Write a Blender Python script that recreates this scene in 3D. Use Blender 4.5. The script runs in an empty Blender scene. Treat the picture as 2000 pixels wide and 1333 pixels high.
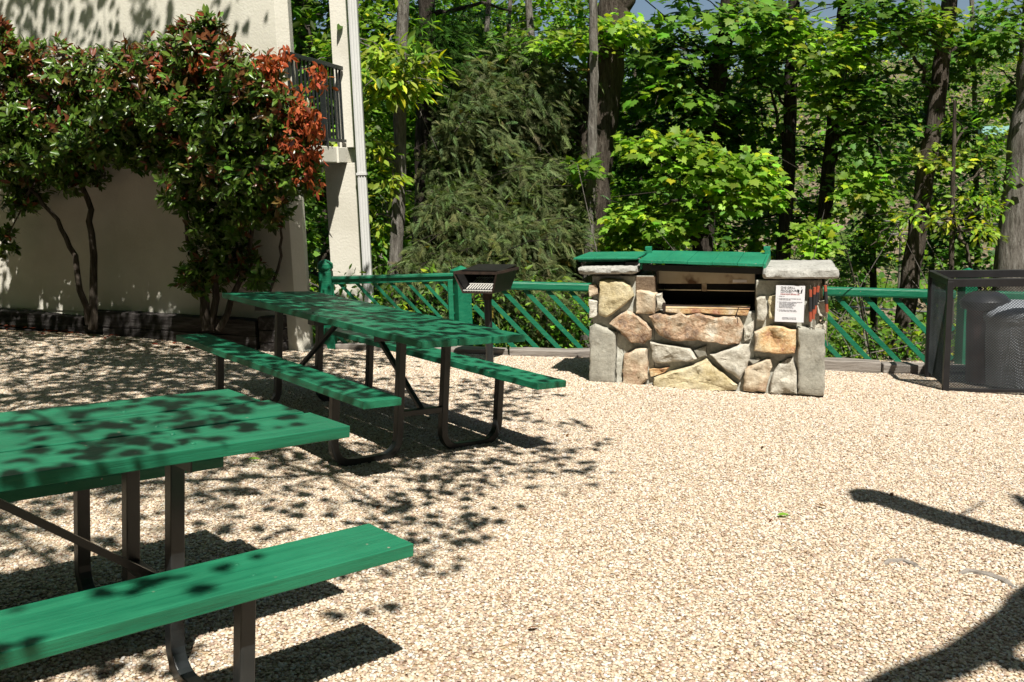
import bpy, bmesh, math, random
import numpy as np
from mathutils import Vector, Matrix, noise as mnoise
random.seed(7); RNG = np.random.default_rng(7)
sc = bpy.context.scene; C = sc.collection
R = math.radians
# ------------------------------------------------------------------ camera, world, sun
FPX, PIT, ROL, H = 1861.2, .1658, .03092, 1.4774
cam_d = bpy.data.cameras.new('camera'); cam = bpy.data.objects.new('camera', cam_d); C.objects.link(cam); sc.camera = cam
cam_d.sensor_width = 36; cam_d.lens = FPX/2000*36; cam_d.clip_start = .05; cam_d.clip_end = 2000
RV, UV, FV = Vector((1,0,0)), Vector((0,math.sin(PIT),math.cos(PIT))), Vector((0,math.cos(PIT),-math.sin(PIT)))
cr, sr = math.cos(ROL), math.sin(ROL)
E1 = RV*cr - UV*sr; E2 = RV*sr + UV*cr
cam.matrix_world = Matrix((( E1.x,E2.x,-FV.x,0),(E1.y,E2.y,-FV.y,0),(E1.z,E2.z,-FV.z,H),(0,0,0,1)))
SK = Vector((.184,-.60,1)).normalized()          # towards the sun
w = bpy.data.worlds.new('World'); sc.world = w; w.use_nodes = True
nt = w.node_tree; bg = nt.nodes['Background']; sky = nt.nodes.new('ShaderNodeTexSky'); sky.sky_type = 'NISHITA'; sky.sun_disc = False
SUN_EL = math.asin(SK.z); SUN_AZ = math.atan2(SK.x, SK.y)
sky.sun_elevation = SUN_EL; sky.sun_rotation = SUN_AZ
nt.links.new(sky.outputs[0], bg.inputs[0]); bg.inputs[1].default_value = .05
sd = bpy.data.lights.new('sun', 'SUN'); sd.energy = 5.0; sd.angle = R(.5); sd.color = (1,.955,.87)
so = bpy.data.objects.new('sun', sd); C.objects.link(so); so.rotation_euler = SK.to_track_quat('Z','Y').to_euler(); so.location = (5,-10,20)
sc.view_settings.view_transform = 'Standard'; sc.view_settings.look = 'None'; sc.view_settings.exposure = .57; sc.view_settings.gamma = 1
sc.cycles.max_bounces = 6; sc.cycles.diffuse_bounces = 1; sc.cycles.transparent_max_bounces = 8; sc.cycles.use_denoising = True

# ------------------------------------------------------------------ helpers
def ray(u, v):
    U = u-1000; V = -(v-666.5)
    a = U*cr+V*sr; b = -U*sr+V*cr
    return RV*(a/FPX) + UV*(b/FPX) + FV
def at(u, v, Y):
    d = ray(u, v); return Vector((0,0,H)) + d*(Y/d.y)
def G(x, y):                                     # height of the gravel yard
    s = .5*(1+math.tanh(x/.6)); return -.0267*y + (-.0813*(1-s)-.047*s)*x
def gi(u, v):
    d = ray(u, v); lo, hi = .5, 60.
    for _ in range(50):
        m = (lo+hi)/2; p = Vector((0,0,H))+d*m
        if p.z > G(p.x, p.y): lo = m
        else: hi = m
    return Vector((0,0,H))+d*lo
def fence_y(x): return 9.62 if x < .8 else 9.62-.30*(x-.8)
def sstep(a, b, x): t = min(max((x-a)/(b-a),0),1); return t*t*(3-2*t)
def TER(x, y):                                   # wooded slope beyond the yard
    g = G(max(min(x,9),-9), min(y,12)); d = y-fence_y(min(x,7))
    if d <= 0: return g-.03
    z = g-.1-.34*min(d,14) + .9*sstep(14,26,d)
    z += 6.5*sstep(24,60,d) + 16*sstep(50,150,d)*(.45+.55*sstep(-30,60,x)) + 20*sstep(120,400,d)
    return z + .12*math.sin(x*1.3+y*.7)*min(d,3) + .6*math.sin(x*.11+1)*sstep(15,40,d)
class MB:
    def __init__(s): s.v=[]; s.f=[]
    def box(s, c, ax, ay, az):                   # centre and three half-axis vectors
        c=Vector(c); ax=Vector(ax); ay=Vector(ay); az=Vector(az); n=len(s.v)
        for k in range(8): s.v.append(c+ax*(1 if k&1 else -1)+ay*(1 if k&2 else -1)+az*(1 if k&4 else -1))
        fl = [(0,2,3,1),(4,5,7,6),(0,1,5,4),(2,6,7,3),(0,4,6,2),(1,3,7,5)]
        if ax.cross(ay).dot(az) < 0: fl=[q[::-1] for q in fl]
        s.f += [tuple(n+i for i in q) for q in fl]; return s
    def abox(s, x0,x1,y0,y1,z0,z1): return s.box(((x0+x1)/2,(y0+y1)/2,(z0+z1)/2),((x1-x0)/2,0,0),(0,(y1-y0)/2,0),(0,0,(z1-z0)/2))
    def beam(s, a, b, wd, th, up=(0,0,1)):       # wd sideways, th along up
        a=Vector(a); b=Vector(b); d=(b-a); L=d.length; d.normalize(); side=d.cross(Vector(up)).normalized(); u=side.cross(d)
        return s.box((a+b)/2, d*L/2, side*wd/2, u*th/2)
    def tube(s, pts, rad, n=8, cap=True, square=False):
        pts=[Vector(p) for p in pts]
        if not hasattr(rad,'__len__'): rad=[rad]*len(pts)
        base=len(s.v); ref=None
        for i,p in enumerate(pts):
            t=(pts[min(i+1,len(pts)-1)]-pts[max(i-1,0)]).normalized()
            if ref is None: ref = t.orthogonal().normalized() if not square else (Vector((0,1,0)) if abs(t.y)<.9 else Vector((1,0,0)))
            ref=(ref-t*ref.dot(t)).normalized(); bi=t.cross(ref)
            for k in range(n):
                a=2*math.pi*(k+(.5 if square else 0))/n; q=rad[i]*(math.sqrt(2) if square else 1)
                s.v.append(p+(ref*math.cos(a)+bi*math.sin(a))*q)
        for i in range(len(pts)-1):
            for k in range(n):
                a=base+i*n+k; b=base+i*n+(k+1)%n; s.f.append((a,b,b+n,a+n))
        if cap: s.f.append(tuple(base+k for k in range(n))[::-1]); s.f.append(tuple(base+(len(pts)-1)*n+k for k in range(n)))
        return s
    def prism(s, poly, off):
        n=len(poly); b=len(s.v); off=Vector(off); poly=[Vector(p) for p in poly]
        s.v += poly+[p+off for p in poly]
        s.f.append(tuple(range(b,b+n))); s.f.append(tuple(range(b+n,b+2*n))[::-1])
        for k in range(n): s.f.append((b+(k+1)%n, b+k, b+n+k, b+n+(k+1)%n))
        return s
    def lathe(s, c, prof, n=28):                 # prof: (r, z) pairs
        c=Vector(c); b=len(s.v)
        for r,z in prof:
            for k in range(n): a=2*math.pi*k/n; s.v.append(c+Vector((r*math.cos(a),r*math.sin(a),z)))
        for i in range(len(prof)-1):
            for k in range(n): s.f.append((b+i*n+k,b+i*n+(k+1)%n,b+(i+1)*n+(k+1)%n,b+(i+1)*n+k))
        return s
    def build(s, name, mat, parent=None, bevel=0, smooth=False):
        me=bpy.data.meshes.new(name); me.from_pydata([tuple(v) for v in s.v],[],s.f); me.validate(); me.update()
        bm=bmesh.new(); bm.from_mesh(me); bmesh.ops.recalc_face_normals(bm, faces=bm.faces); bm.to_mesh(me); bm.free()
        me.materials.append(mat); o=bpy.data.objects.new(name,me); C.objects.link(o)
        if parent: o.parent=parent
        if smooth:
            for p in me.polygons: p.use_smooth=True
            me.set_sharp_from_angle(angle=R(40))
        if bevel:
            m=o.modifiers.new('bevel','BEVEL'); m.width=bevel; m.segments=2; m.limit_method='ANGLE'; m.angle_limit=R(40)
        return o
def tag(o, label=None, cat=None, group=None, kind=None):
    if label: o['label']=label
    if cat: o['category']=cat
    if group: o['group']=group
    if kind: o['kind']=kind
    return o
def empty(name, loc, label, cat, group=None, mat=None):
    o=bpy.data.objects.new(name,None); o.empty_display_size=.1; C.objects.link(o)
    if mat is not None: o.matrix_world=mat
    else: o.location=loc
    return tag(o,label,cat,group)

# ------------------------------------------------------------------ materials
def mk(name, rough=.6, metal=0, spec=.5):
    m=bpy.data.materials.new(name); m.use_nodes=True; b=m.node_tree.nodes['Principled BSDF']
    b.inputs['Roughness'].default_value=rough; b.inputs['Metallic'].default_value=metal; b.inputs['Specular IOR Level'].default_value=spec
    return m, m.node_tree, b
def N(nt, t, **k):
    n=nt.nodes.new(t)
    for a,v in k.items(): setattr(n,a,v)
    return n
def ramp(nt, src, stops, interp='LINEAR'):
    r=N(nt,'ShaderNodeValToRGB'); r.color_ramp.interpolation=interp; e=r.color_ramp.elements
    while len(e)<len(stops): e.new(.5)
    for i,(p,c) in enumerate(stops): e[i].position=p; e[i].color=(*c,1)
    nt.links.new(src,r.inputs[0]); return r.outputs[0]
def coord(nt, scale=(1,1,1), kind='Object', rot=(0,0,0)):
    tc=N(nt,'ShaderNodeTexCoord'); mp=N(nt,'ShaderNodeMapping'); mp.inputs['Scale'].default_value=scale; mp.inputs['Rotation'].default_value=rot
    nt.links.new(tc.outputs[kind],mp.inputs[0]); return mp.outputs[0]
def noise(nt, vec, s, det=4, rough=.6, out='Fac'):
    n=N(nt,'ShaderNodeTexNoise'); n.inputs['Scale'].default_value=s; n.inputs['Detail'].default_value=det; n.inputs['Roughness'].default_value=rough
    nt.links.new(vec,n.inputs['Vector']); return n.outputs[out]
def bump(nt, b, h, st=.3, dist=.01, prev=None):
    u=N(nt,'ShaderNodeBump'); u.inputs['Strength'].default_value=st; u.inputs['Distance'].default_value=dist
    nt.links.new(h,u.inputs['Height'])
    if prev: nt.links.new(prev,u.inputs['Normal'])
    nt.links.new(u.outputs[0],b.inputs['Normal']); return u.outputs[0]
def mix(nt, fac, a, b, mode='MIX'):
    m=N(nt,'ShaderNodeMix',data_type='RGBA',blend_type=mode)
    for i,x in ((0,fac),(6,a),(7,b)):
        if hasattr(x,'node'): nt.links.new(x,m.inputs[i])
        else: m.inputs[i].default_value = x if i==0 else (*x,1)
    return m.outputs[2]
def simple(name, col, rough=.6, metal=0, var=.25, sc_=8, bm_=.15, bs=60, spec=.5):
    m,nt,b=mk(name,rough,metal,spec); v=coord(nt)
    c=ramp(nt,noise(nt,v,sc_),[(.3,[x*(1-var) for x in col]),(.7,[x*(1+var) for x in col])])
    nt.links.new(c,b.inputs['Base Color']); bump(nt,b,noise(nt,v,bs),bm_,.004); return m

def green_paint(axis=0, base=(.010,.150,.062)):  # painted planks, grain along one axis, a few chips
    m,nt,b=mk('green_paint',.42,0,.35)
    s=[14,14,14]; s[axis]=.9; v=coord(nt,s); v0=coord(nt)
    g=noise(nt,v,3,6,.65)
    c=ramp(nt,noise(nt,v0,2.2,5),[(.3,[x*.72 for x in base]),(.5,base),(.7,[x*1.25+.004 for x in base])])
    c=mix(nt,ramp(nt,g,[(.40,(0,0,0)),(.70,(.5,.5,.5))]),c,(.025,.22,.11))
    sp=N(nt,'ShaderNodeTexVoronoi'); sp.inputs['Scale'].default_value=17; nt.links.new(v0,sp.inputs['Vector'])
    chips=ramp(nt,sp.outputs['Distance'],[(.060,(1,1,1)),(.085,(0,0,0))])
    gate=ramp(nt,noise(nt,v0,3.5,3),[(.50,(0,0,0)),(.60,(1,1,1))])
    cm=mix(nt,1.,chips,gate,'MULTIPLY')
    c=mix(nt,cm,c,(.30,.27,.20))
    nt.links.new(c,b.inputs['Base Color'])
    nt.links.new(ramp(nt,g,[(.3,(.36,)*3),(.8,(.6,)*3)]),b.inputs['Roughness'])
    bump(nt,b,g,.8,.006); return m
M_green=green_paint(0,(.012,.142,.072)); M_greenz=green_paint(2)
M_fence=green_paint(0,(.006,.135,.070)); M_lid=green_paint(1,(.016,.21,.115))  # lid green lightened so its colour carries the sun sheen
M_frame,_nt,_b=mk('dark_frame_paint',.33,.0,.5)
_v=coord(_nt); _c=ramp(_nt,noise(_nt,_v,12,5),[(.35,(.014,.017,.018)),(.65,(.022,.025,.026)),(.8,(.05,.035,.025))]); _nt.links.new(_c,_b.inputs['Base Color']); bump(_nt,_b,noise(_nt,_v,90),.2,.002)
M_black=simple('black_iron',(.014,.013,.012),.5,.2,.35,10)
M_rust=simple('rusty_black_iron',(.035,.02,.014),.7,.1,.6,14)
M_cage=simple('black_coated_steel',(.022,.022,.024),.4,.3,.3,6); M_strand=simple('worn_mesh_steel',(.055,.06,.065),.35,.4,.4,5)
def stone_mat(name, cols, sc_=7, bst=.6, rough=.8):
    m,nt,b=mk(name,rough,0,.3); v=coord(nt); n=len(cols)
    nz=noise(nt,v,sc_,8,.62)
    c=ramp(nt,nz,[(.36+.28*i/(n-1),c_) for i,c_ in enumerate(cols)])
    c=mix(nt,.35,c,ramp(nt,noise(nt,v,45,6,.7),[(.3,[x*.5 for x in cols[0]]),(.7,[min(1,x*1.3) for x in cols[-1]])]))
    nt.links.new(c,b.inputs['Base Color'])
    p=bump(nt,b,noise(nt,v,9,8,.7),bst,.05); bump(nt,b,noise(nt,v,60,4),.35,.006,p); return m
S_grey=stone_mat('grey_slate',[(.26,.25,.21),(.38,.365,.31),(.46,.44,.37)],5,.3)
S_yel=stone_mat('yellow_sandstone',[(.46,.36,.17),(.60,.50,.30),(.68,.61,.43)])
S_rust=stone_mat('rust_sandstone',[(.16,.075,.04),(.46,.25,.12),(.60,.44,.28),(.74,.66,.54)],8,.9)
S_pink=stone_mat('pink_sandstone',[(.42,.25,.15),(.58,.45,.30),(.70,.62,.48)])
S_oran=stone_mat('orange_sandstone',[(.42,.15,.07),(.64,.36,.12),(.70,.54,.28),(.7,.6,.46)],6,.7)
S_pale=stone_mat('pale_stone',[(.42,.38,.30),(.57,.53,.44),(.68,.65,.57)])
S_cap=stone_mat('capstone_grey',[(.32,.31,.28),(.44,.43,.39),(.52,.51,.47)],4,.7)
S_mort=stone_mat('mortar',[(.38,.37,.31),(.50,.49,.42),(.57,.56,.49)],14,.35,.9)
S_dark=stone_mat('brown_stone',[(.12,.08,.05),(.20,.14,.09),(.27,.2,.14)])
M_steel,_nt,_b=mk('stained_steel',.38,.55)
_v=coord(_nt); _g=coord(_nt,(1,1,1)); _c=ramp(_nt,noise(_nt,_v,3.2,4),[(.36,(.10,.055,.03)),(.46,(.42,.35,.25)),(.7,(.52,.46,.36))]); _nt.links.new(_c,_b.inputs['Base Color'])
M_steel2=simple('steel_rail',(.45,.42,.36),.35,.8)
M_paper=simple('paper',(.78,.77,.80),.6,0,.02,4,.0)
M_ink=simple('ink',(.03,.03,.035),.7,0,.1); M_redink=simple('red_ink',(.5,.06,.05),.7,0,.1); M_greyink=simple('grey_ink',(.25,.25,.28),.7,0,.1)
M_paper2=simple('bright_worn_steel',(.62,.60,.55),.45,.2,.15)
M_orange=simple('orange_plastic',(.38,.085,.045),.4,0,.2); M_grip=simple('black_foam_grip',(.02,.02,.022),.8,0,.2)
M_stucco,_nt,_b=mk('cream_stucco',.9,0,.2)
_v=coord(_nt); _c=ramp(_nt,noise(_nt,_v,1.3,5),[(.3,(.62,.59,.50)),(.6,(.74,.71,.62))]); _nt.links.new(_c,_b.inputs['Base Color'])
_p=bump(_nt,_b,noise(_nt,_v,45,4,.6),.3,.012)
M_white=simple('white_metal',(.66,.66,.64),.4,0,.05,3,.05)
M_rail=simple('dark_railing_metal',(.018,.022,.022),.4,.2)
def wood_tie(name, cols, axis=0):
    m,nt,b=mk(name,.75,0,.35); s=[9,9,9]; s[axis]=.8; v=coord(nt,s)
    g=noise(nt,v,2.4,8,.7); c=ramp(nt,g,[(.3+.4*i/(len(cols)-1),x) for i,x in enumerate(cols)]); nt.links.new(c,b.inputs['Base Color'])
    bump(nt,b,g,.9,.02); return m
M_tie=wood_tie('old_dark_tie',[(.012,.010,.009),(.035,.03,.028),(.13,.12,.115)])
M_edge=wood_tie('grey_weathered_timber',[(.08,.065,.055),(.26,.23,.20),(.36,.33,.30)])
def bark(name, cols, sz=3):
    m,nt,b=mk(name,.9,0,.2); v=coord(nt,(10,10,1.6)); g=noise(nt,v,sz,8,.7)
    c=ramp(nt,g,[(.32+.36*i/(len(cols)-1),x) for i,x in enumerate(cols)]); nt.links.new(c,b.inputs['Base Color']); bump(nt,b,g,1.,.05); return m
B_grey=bark('grey_bark',[(.07,.06,.05),(.20,.18,.155),(.33,.31,.28)])
B_dark=bark('dark_bark',[(.018,.014,.011),(.05,.04,.032),(.10,.085,.07)])
B_mid=bark('brown_bark',[(.035,.027,.02),(.09,.072,.056),(.17,.145,.12)])
def leaf_mat(name, rough=.45, trans=.35, spec=.4):
    m,nt,b=mk(name,rough,0,spec); at_=N(nt,'ShaderNodeAttribute',attribute_name='leaf_colour')
    nt.links.new(at_.outputs['Color'],b.inputs['Base Color'])
    tr=N(nt,'ShaderNodeBsdfTranslucent'); mx=N(nt,'ShaderNodeMixShader'); mx.inputs[0].default_value=trans
    tcol=mix(nt,1.,at_.outputs['Color'],(1.35,1.6,.6),'MULTIPLY'); nt.links.new(tcol,tr.inputs[0])
    nt.links.new(b.outputs[0],mx.inputs[1]); nt.links.new(tr.outputs[0],mx.inputs[2])
    nt.links.new(mx.outputs[0],nt.nodes['Material Output'].inputs[0]); return m
L_soft=leaf_mat('soft_leaf',.5,.42,.3); L_gloss=leaf_mat('glossy_leaf',.32,.18,.5); L_needle=leaf_mat('needle_leaf',.7,.15,.15)

# gravel
def gravel_mat():
    m,nt,b=mk('pea_gravel',.75,0,.25); v=coord(nt); 
    dv=N(nt,'ShaderNodeVectorMath',operation='ADD'); nv=noise(nt,v,30,2,.5,'Color'); sc1=N(nt,'ShaderNodeVectorMath',operation='SCALE'); sc1.inputs['Scale'].default_value=.012
    nt.links.new(nv,sc1.inputs[0]); nt.links.new(v,dv.inputs[0]); nt.links.new(sc1.outputs[0],dv.inputs[1])
    vo=N(nt,'ShaderNodeTexVoronoi'); vo.inputs['Scale'].default_value=72; nt.links.new(dv.outputs[0],vo.inputs['Vector'])
    sep=N(nt,'ShaderNodeSeparateColor'); nt.links.new(vo.outputs['Color'],sep.inputs[0])
    c=ramp(nt,sep.outputs[0],[(0,(.12,.07,.045)),(.14,(.30,.19,.11)),(.32,(.42,.30,.18)),(.5,(.52,.41,.27)),(.7,(.58,.48,.33)),(.9,(.64,.59,.50)),(1,(.72,.70,.66))])
    big=ramp(nt,noise(nt,v,.9,4),[(.3,(.90,.87,.84)),(.6,(1.04,1.02,1.0))]); c=mix(nt,1.,c,big,'MULTIPLY')
    nt.links.new(c,b.inputs['Base Color'])
    inv=N(nt,'ShaderNodeMath',operation='SUBTRACT'); inv.inputs[0].default_value=1; nt.links.new(vo.outputs['Distance'],inv.inputs[1])
    p=bump(nt,b,inv.outputs[0],1.,.012); bump(nt,b,noise(nt,v,7,4),.5,.02,p); return m
M_gravel=gravel_mat()
M_peb,_nt,_b=mk('pebble',.6,0,.35)
_oi=N(_nt,'ShaderNodeObjectInfo'); _c=ramp(_nt,_oi.outputs['Random'],[(0,(.15,.09,.055)),(.12,(.28,.15,.09)),(.30,(.42,.29,.17)),(.48,(.53,.41,.27)),(.62,(.60,.49,.34)),(.8,(.66,.58,.44)),(.93,(.74,.71,.66)),(1,(.42,.40,.38))])
_v=coord(_nt); _c=mix(_nt,.3,_c,ramp(_nt,noise(_nt,_v,120,3),[(.3,(.35,.25,.16)),(.7,(.8,.76,.7))])); _nt.links.new(_c,_b.inputs['Base Color'])
M_forest,_nt,_b=mk('leaf_litter',.95,0,.1); _v=coord(_nt)
_c=ramp(_nt,noise(_nt,_v,9,8,.75),[(.35,(.06,.045,.03)),(.46,(.17,.125,.085)),(.56,(.28,.22,.16)),(.68,(.10,.14,.04))]); _c2=ramp(_nt,noise(_nt,_v,.35,5),[(.45,(0,0,0)),(.6,(1,1,1))])
_c=mix(_nt,_c2,_c,ramp(_nt,noise(_nt,_v,4,8,.8),[(.35,(.03,.05,.012)),(.65,(.13,.19,.04))])); _nt.links.new(_c,_b.inputs['Base Color']); bump(_nt,_b,noise(_nt,_v,12,6),.8,.08)
M_soil=simple('dark_mulch',(.03,.02,.014),.95,0,.5,25,.8,40)

# ------------------------------------------------------------------ ground
def grid_sheet(name, xs, ys, zf, mat):
    vs=[(x,y,zf(x,y)) for y in ys for x in xs]; nx=len(xs); fs=[(j*nx+i,j*nx+i+1,(j+1)*nx+i+1,(j+1)*nx+i) for j in range(len(ys)-1) for i in range(nx-1)]
    me=bpy.data.meshes.new(name); me.from_pydata(vs,[],fs); me.materials.append(mat); o=bpy.data.objects.new(name,me); C.objects.link(o)
    for p in me.polygons: p.use_smooth=True
    return o
xs=[-9+.25*i for i in range(73)]
ys=[-4+.25*i for i in range(55)]
def yard_z(x,y):
    lump=.008*math.sin(x*2.1+1.3*math.sin(y*1.7))*math.sin(y*2.6+.8)+.003*math.sin(x*3.3+y*2.9)
    return G(x,y)+lump
g=grid_sheet('gravel_yard',xs,[min(y,9.7) for y in ys],yard_z,M_gravel); tag(g,kind='structure')
tx=sorted(set([-400,-250,-150,-100,-70,-50,-40,-32,-26,-21,-17,-14]+[-12+.6*i for i in range(41)]+[14,17,21,26,32,40,50,70,100,150,250,400]))
ty=sorted(set([-300,-100,-40,-15,-6,0,4,7]+[8.4+.5*i for i in range(60)]+[40,44,48,53,58,64,70,78,86,95,105,120,140,160,190,230,280,350,450]))
def tz(x,y):
    z=TER(x,y)
    if abs(x)<9.2 and y<9.7: z=G(x,y)-.12-(0 if y<9 else .1)
    return z
t_=grid_sheet('wooded_hillside',tx,ty,tz,M_forest); tag(t_,kind='structure')

# pebbles lying on the near part of the yard
def pebble_variant(k):
    bm=bmesh.new(); bmesh.ops.create_icosphere(bm,subdivisions=2,radius=1); rr=random.Random(k)
    sx,sy,sz=rr.uniform(.8,1.25),rr.uniform(.6,.9),rr.uniform(.38,.6); ph=[rr.uniform(0,6) for _ in range(3)]
    for v in bm.verts:
        q=1+.13*math.sin(v.co.x*2.3+ph[0])+.12*math.sin(v.co.y*2.9+ph[1])+.1*math.sin(v.co.z*3.1+ph[2]); v.co=Vector((v.co.x*sx,v.co.y*sy,v.co.z*sz))*q
    me=bpy.data.meshes.new('pebble'); bm.to_mesh(me); bm.free(); me.materials.append(M_peb)
    for p in me.polygons: p.use_smooth=True
    return me
pcol=bpy.data.collections.new('pebble_sources')
for k in range(7): pcol.objects.link(bpy.data.objects.new('pebble',pebble_variant(k)))
def pebble_patch(name, y0, y1, dens, sz):
    n=44; vs=[];fs=[]
    yy=[y0+(y1-y0)*i/24 for i in range(25)]
    for y in yy:
        for i in range(n+1): x=(-1+2*i/n)*(.56*y+.7-(0 if y<7.4 else 1.4*(y-7.4)*0)); vs.append((x,y,yard_z(x,y)+.003))
    for j in range(24):
        for i in range(n): a=j*(n+1)+i; fs.append((a,a+1,a+n+2,a+n+1))
    me=bpy.data.meshes.new(name); me.from_pydata(vs,[],fs); o=bpy.data.objects.new(name,me); C.objects.link(o)
    ng=bpy.data.node_groups.new(name,'GeometryNodeTree'); ng.interface.new_socket('Geometry',in_out='INPUT',socket_type='NodeSocketGeometry'); ng.interface.new_socket('Geometry',in_out='OUTPUT',socket_type='NodeSocketGeometry')
    A=ng.nodes.new; i_=A('NodeGroupInput'); o_=A('NodeGroupOutput'); d=A('GeometryNodeDistributePointsOnFaces'); d.inputs['Density'].default_value=dens
    ci=A('GeometryNodeCollectionInfo'); ci.inputs['Collection'].default_value=pcol; ci.inputs['Separate Children'].default_value=True; ci.inputs['Reset Children'].default_value=True
    iop=A('GeometryNodeInstanceOnPoints'); iop.inputs['Pick Instance'].default_value=True
    rv=A('FunctionNodeRandomValue'); rv.data_type='FLOAT_VECTOR'; rv.inputs[0].default_value=(-.35,-.35,0); rv.inputs[1].default_value=(.35,.35,6.283)
    rs=A('FunctionNodeRandomValue'); rs.data_type='FLOAT'; rs.inputs[2].default_value=sz*.55; rs.inputs[3].default_value=sz*1.35; rs.inputs[8].default_value=3
    L=ng.links.new; L(i_.outputs[0],d.inputs['Mesh']); L(d.outputs['Points'],iop.inputs['Points']); L(ci.outputs[0],iop.inputs['Instance']); L(rv.outputs[0],iop.inputs['Rotation']); L(rs.outputs[1],iop.inputs['Scale']); L(iop.outputs[0],o_.inputs[0])
    m=o.modifiers.new('scatter','NODES'); m.node_group=ng
    return tag(o,kind='stuff')
tag(pebble_patch('loose_gravel',7.4,9.4,7000,.0076),'finer looking gravel spread in front of the fence timbers and grill','gravel')
tag(pebble_patch('loose_gravel',2.0,7.4,9500,.0064),'tan and white pea gravel pebbles covering the yard','gravel')

# ------------------------------------------------------------------ picnic tables
TAB_W,TAB_B,BW=.357,.472,.228
GN=Vector((.0813,.0267,1)).normalized()
def table_matrix(ox,oy,ang,off=0):
    d=Vector((math.cos(ang),math.sin(ang),0)); d.z=-.0813*d.x-.0267*d.y; d.normalize(); m=GN.cross(d)
    o=Vector((ox,oy,-.0813*ox-.0267*oy+off))
    return Matrix(((d.x,m.x,GN.x,o.x),(d.y,m.y,GN.y,o.y),(d.z,m.z,GN.z,o.z),(0,0,0,1)))
def arc(c, r, a0, a1, n, s): return [Vector((s, c[0]+r*math.cos(a0+(a1-a0)*i/n), c[1]+r*math.sin(a0+(a1-a0)*i/n))) for i in range(n+1)]
def make_table(name, mat, label, L, stag):
    root=empty(name,None,label,'picnic table','picnic tables on the gravel',mat)
    zt,zb,th=.76,.468,.040; bw=2*TAB_W/3
    for k in range(3):
        y0=-TAB_W+k*bw+(.006 if k else 0); y1=-TAB_W+(k+1)*bw-(.006 if k<2 else 0)
        bd=MB().abox(stag[k],L+.01*k,y0,y1,zt-th,zt-.0008*k)
        for s in (.49,L-.49,L/2):
            for f in (.22,.78): bd.lathe((s+.014,y0+(y1-y0)*f,zt-.001),[(.008,0),(.0075,.0025),(.004,.0038),(.0003,.004)],10)
        bd.build('table_board',M_green,root,bevel=.005)
    for sgn in (1,-1):
        y0,y1=sorted((sgn*TAB_B,sgn*(TAB_B+BW)))
        bd=MB().abox(stag[3],L,y0,y1,zb-th,zb)
        for s in (.49,L-.49):
            for f in (.3,.7): bd.lathe((s,y0+(y1-y0)*f,zb-.001),[(.008,0),(.0075,.0025),(.004,.0038),(.0003,.004)],10)
        bd.build('seat_board',M_green,root,bevel=.005)
    r=.0225
    for s in (.49,L-.49):
        for sgn in (1,-1):
            q=.16*sgn; o_=(TAB_B+.115)*sgn; rc=.11
            p=[Vector((s,q,zt-th-.003)),Vector((s,q,.3)),Vector((s,q,rc+.035))]
            for i in range(1,7): a=math.pi/2*i/6; p.append(Vector((s,q+sgn*rc*(1-math.cos(a)),r-.015+rc-rc*math.sin(a))))
            p.append(Vector((s,(q+o_)/2,r-.018)))
            for i in range(0,7): a=math.pi/2*i/6; p.append(Vector((s,o_-sgn*rc*(1-math.sin(a)),r-.015+rc-rc*math.cos(a))))
            p.append(Vector((s,o_,zb-th-.003)))
            MB().tube(p,r,4,square=True).build('leg_tube',M_frame,root,bevel=.004)
        MB().abox(s-.02,s+.02,-.16+r,.16-r,.235,.27).build('cross_bar',M_frame,root,bevel=.003)
        MB().abox(s+.026,s+.032,-TAB_W+.03,TAB_W-.03,zt-th-.04,zt-th-.001).abox(s-.0,s+.03,-TAB_W+.03,TAB_W-.03,zt-th-.006,zt-th-.001).build('top_bracket',M_frame,root)
        for sgn in (1,-1):
            a,b=sorted((sgn*(TAB_B+.02),sgn*(TAB_B+BW-.02))); MB().abox(s-.028,s+.028,a,b,zb-th-.007,zb-th-.001).build('seat_bracket',M_frame,root)
        e=1 if s<L/2 else -1
        MB().beam((s,0,.262),(s+e*.62,0,zt-th-.005),.03,.022).build('brace',M_frame,root)
    MB().abox(L/2-.04,L/2+.04,-TAB_W+.03,TAB_W-.03,zt-th-.036,zt-th-.001).build('cleat',M_frame,root)
    return root
make_table('picnic_table',table_matrix(-.2566,5.1208,2.26125,-.0),'green picnic table farther back, in front of the pedestal barbecue and fence',2.5225,(0,.004,.0,0))
make_table('picnic_table',table_matrix(-.8325,3.1936,3.9091,0),'green picnic table nearest the camera, cut off by the left edge',2.54,(.045,.018,0,0))

# ------------------------------------------------------------------ stone grill
GO=Vector((.663,8.083,0)); GE=Vector((.958,-.287,0)).normalized(); GB=Vector((.287,.958,0)).normalized()
def gp(u,v,t=0):
    d=ray(u,v); k=((GO+GB*t).dot(GB))/d.dot(GB); p=Vector((0,0,H))+d*k; return ((p-GO).dot(GE), t, p.z)
grill_m=Matrix(((GE.x,GB.x,0,GO.x),(GE.y,GB.y,0,GO.y),(0,0,1,0),(0,0,0,1)))
def zp(X,Y): return (1080+X/3.3333, 460+Y/3.3333)
grill=empty('stone_grill',None,'fieldstone masonry gas grill with green plank lid and grey capstones','outdoor grill',None,grill_m)
LEN=1.914; SL,SR=.56,1.385; ZB=-.55
core=MB(); core.abox(.035,SL,.004,.72,ZB,.668); core.abox(SR,LEN-.03,.004,.72,ZB,.632)
core.abox(SL+.0,SR-.0,.006,.14,ZB,.365); core.abox(SL,SR,.62,.715,ZB,.60)
core.build('mortar_core',S_mort,grill,bevel=.01)
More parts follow.
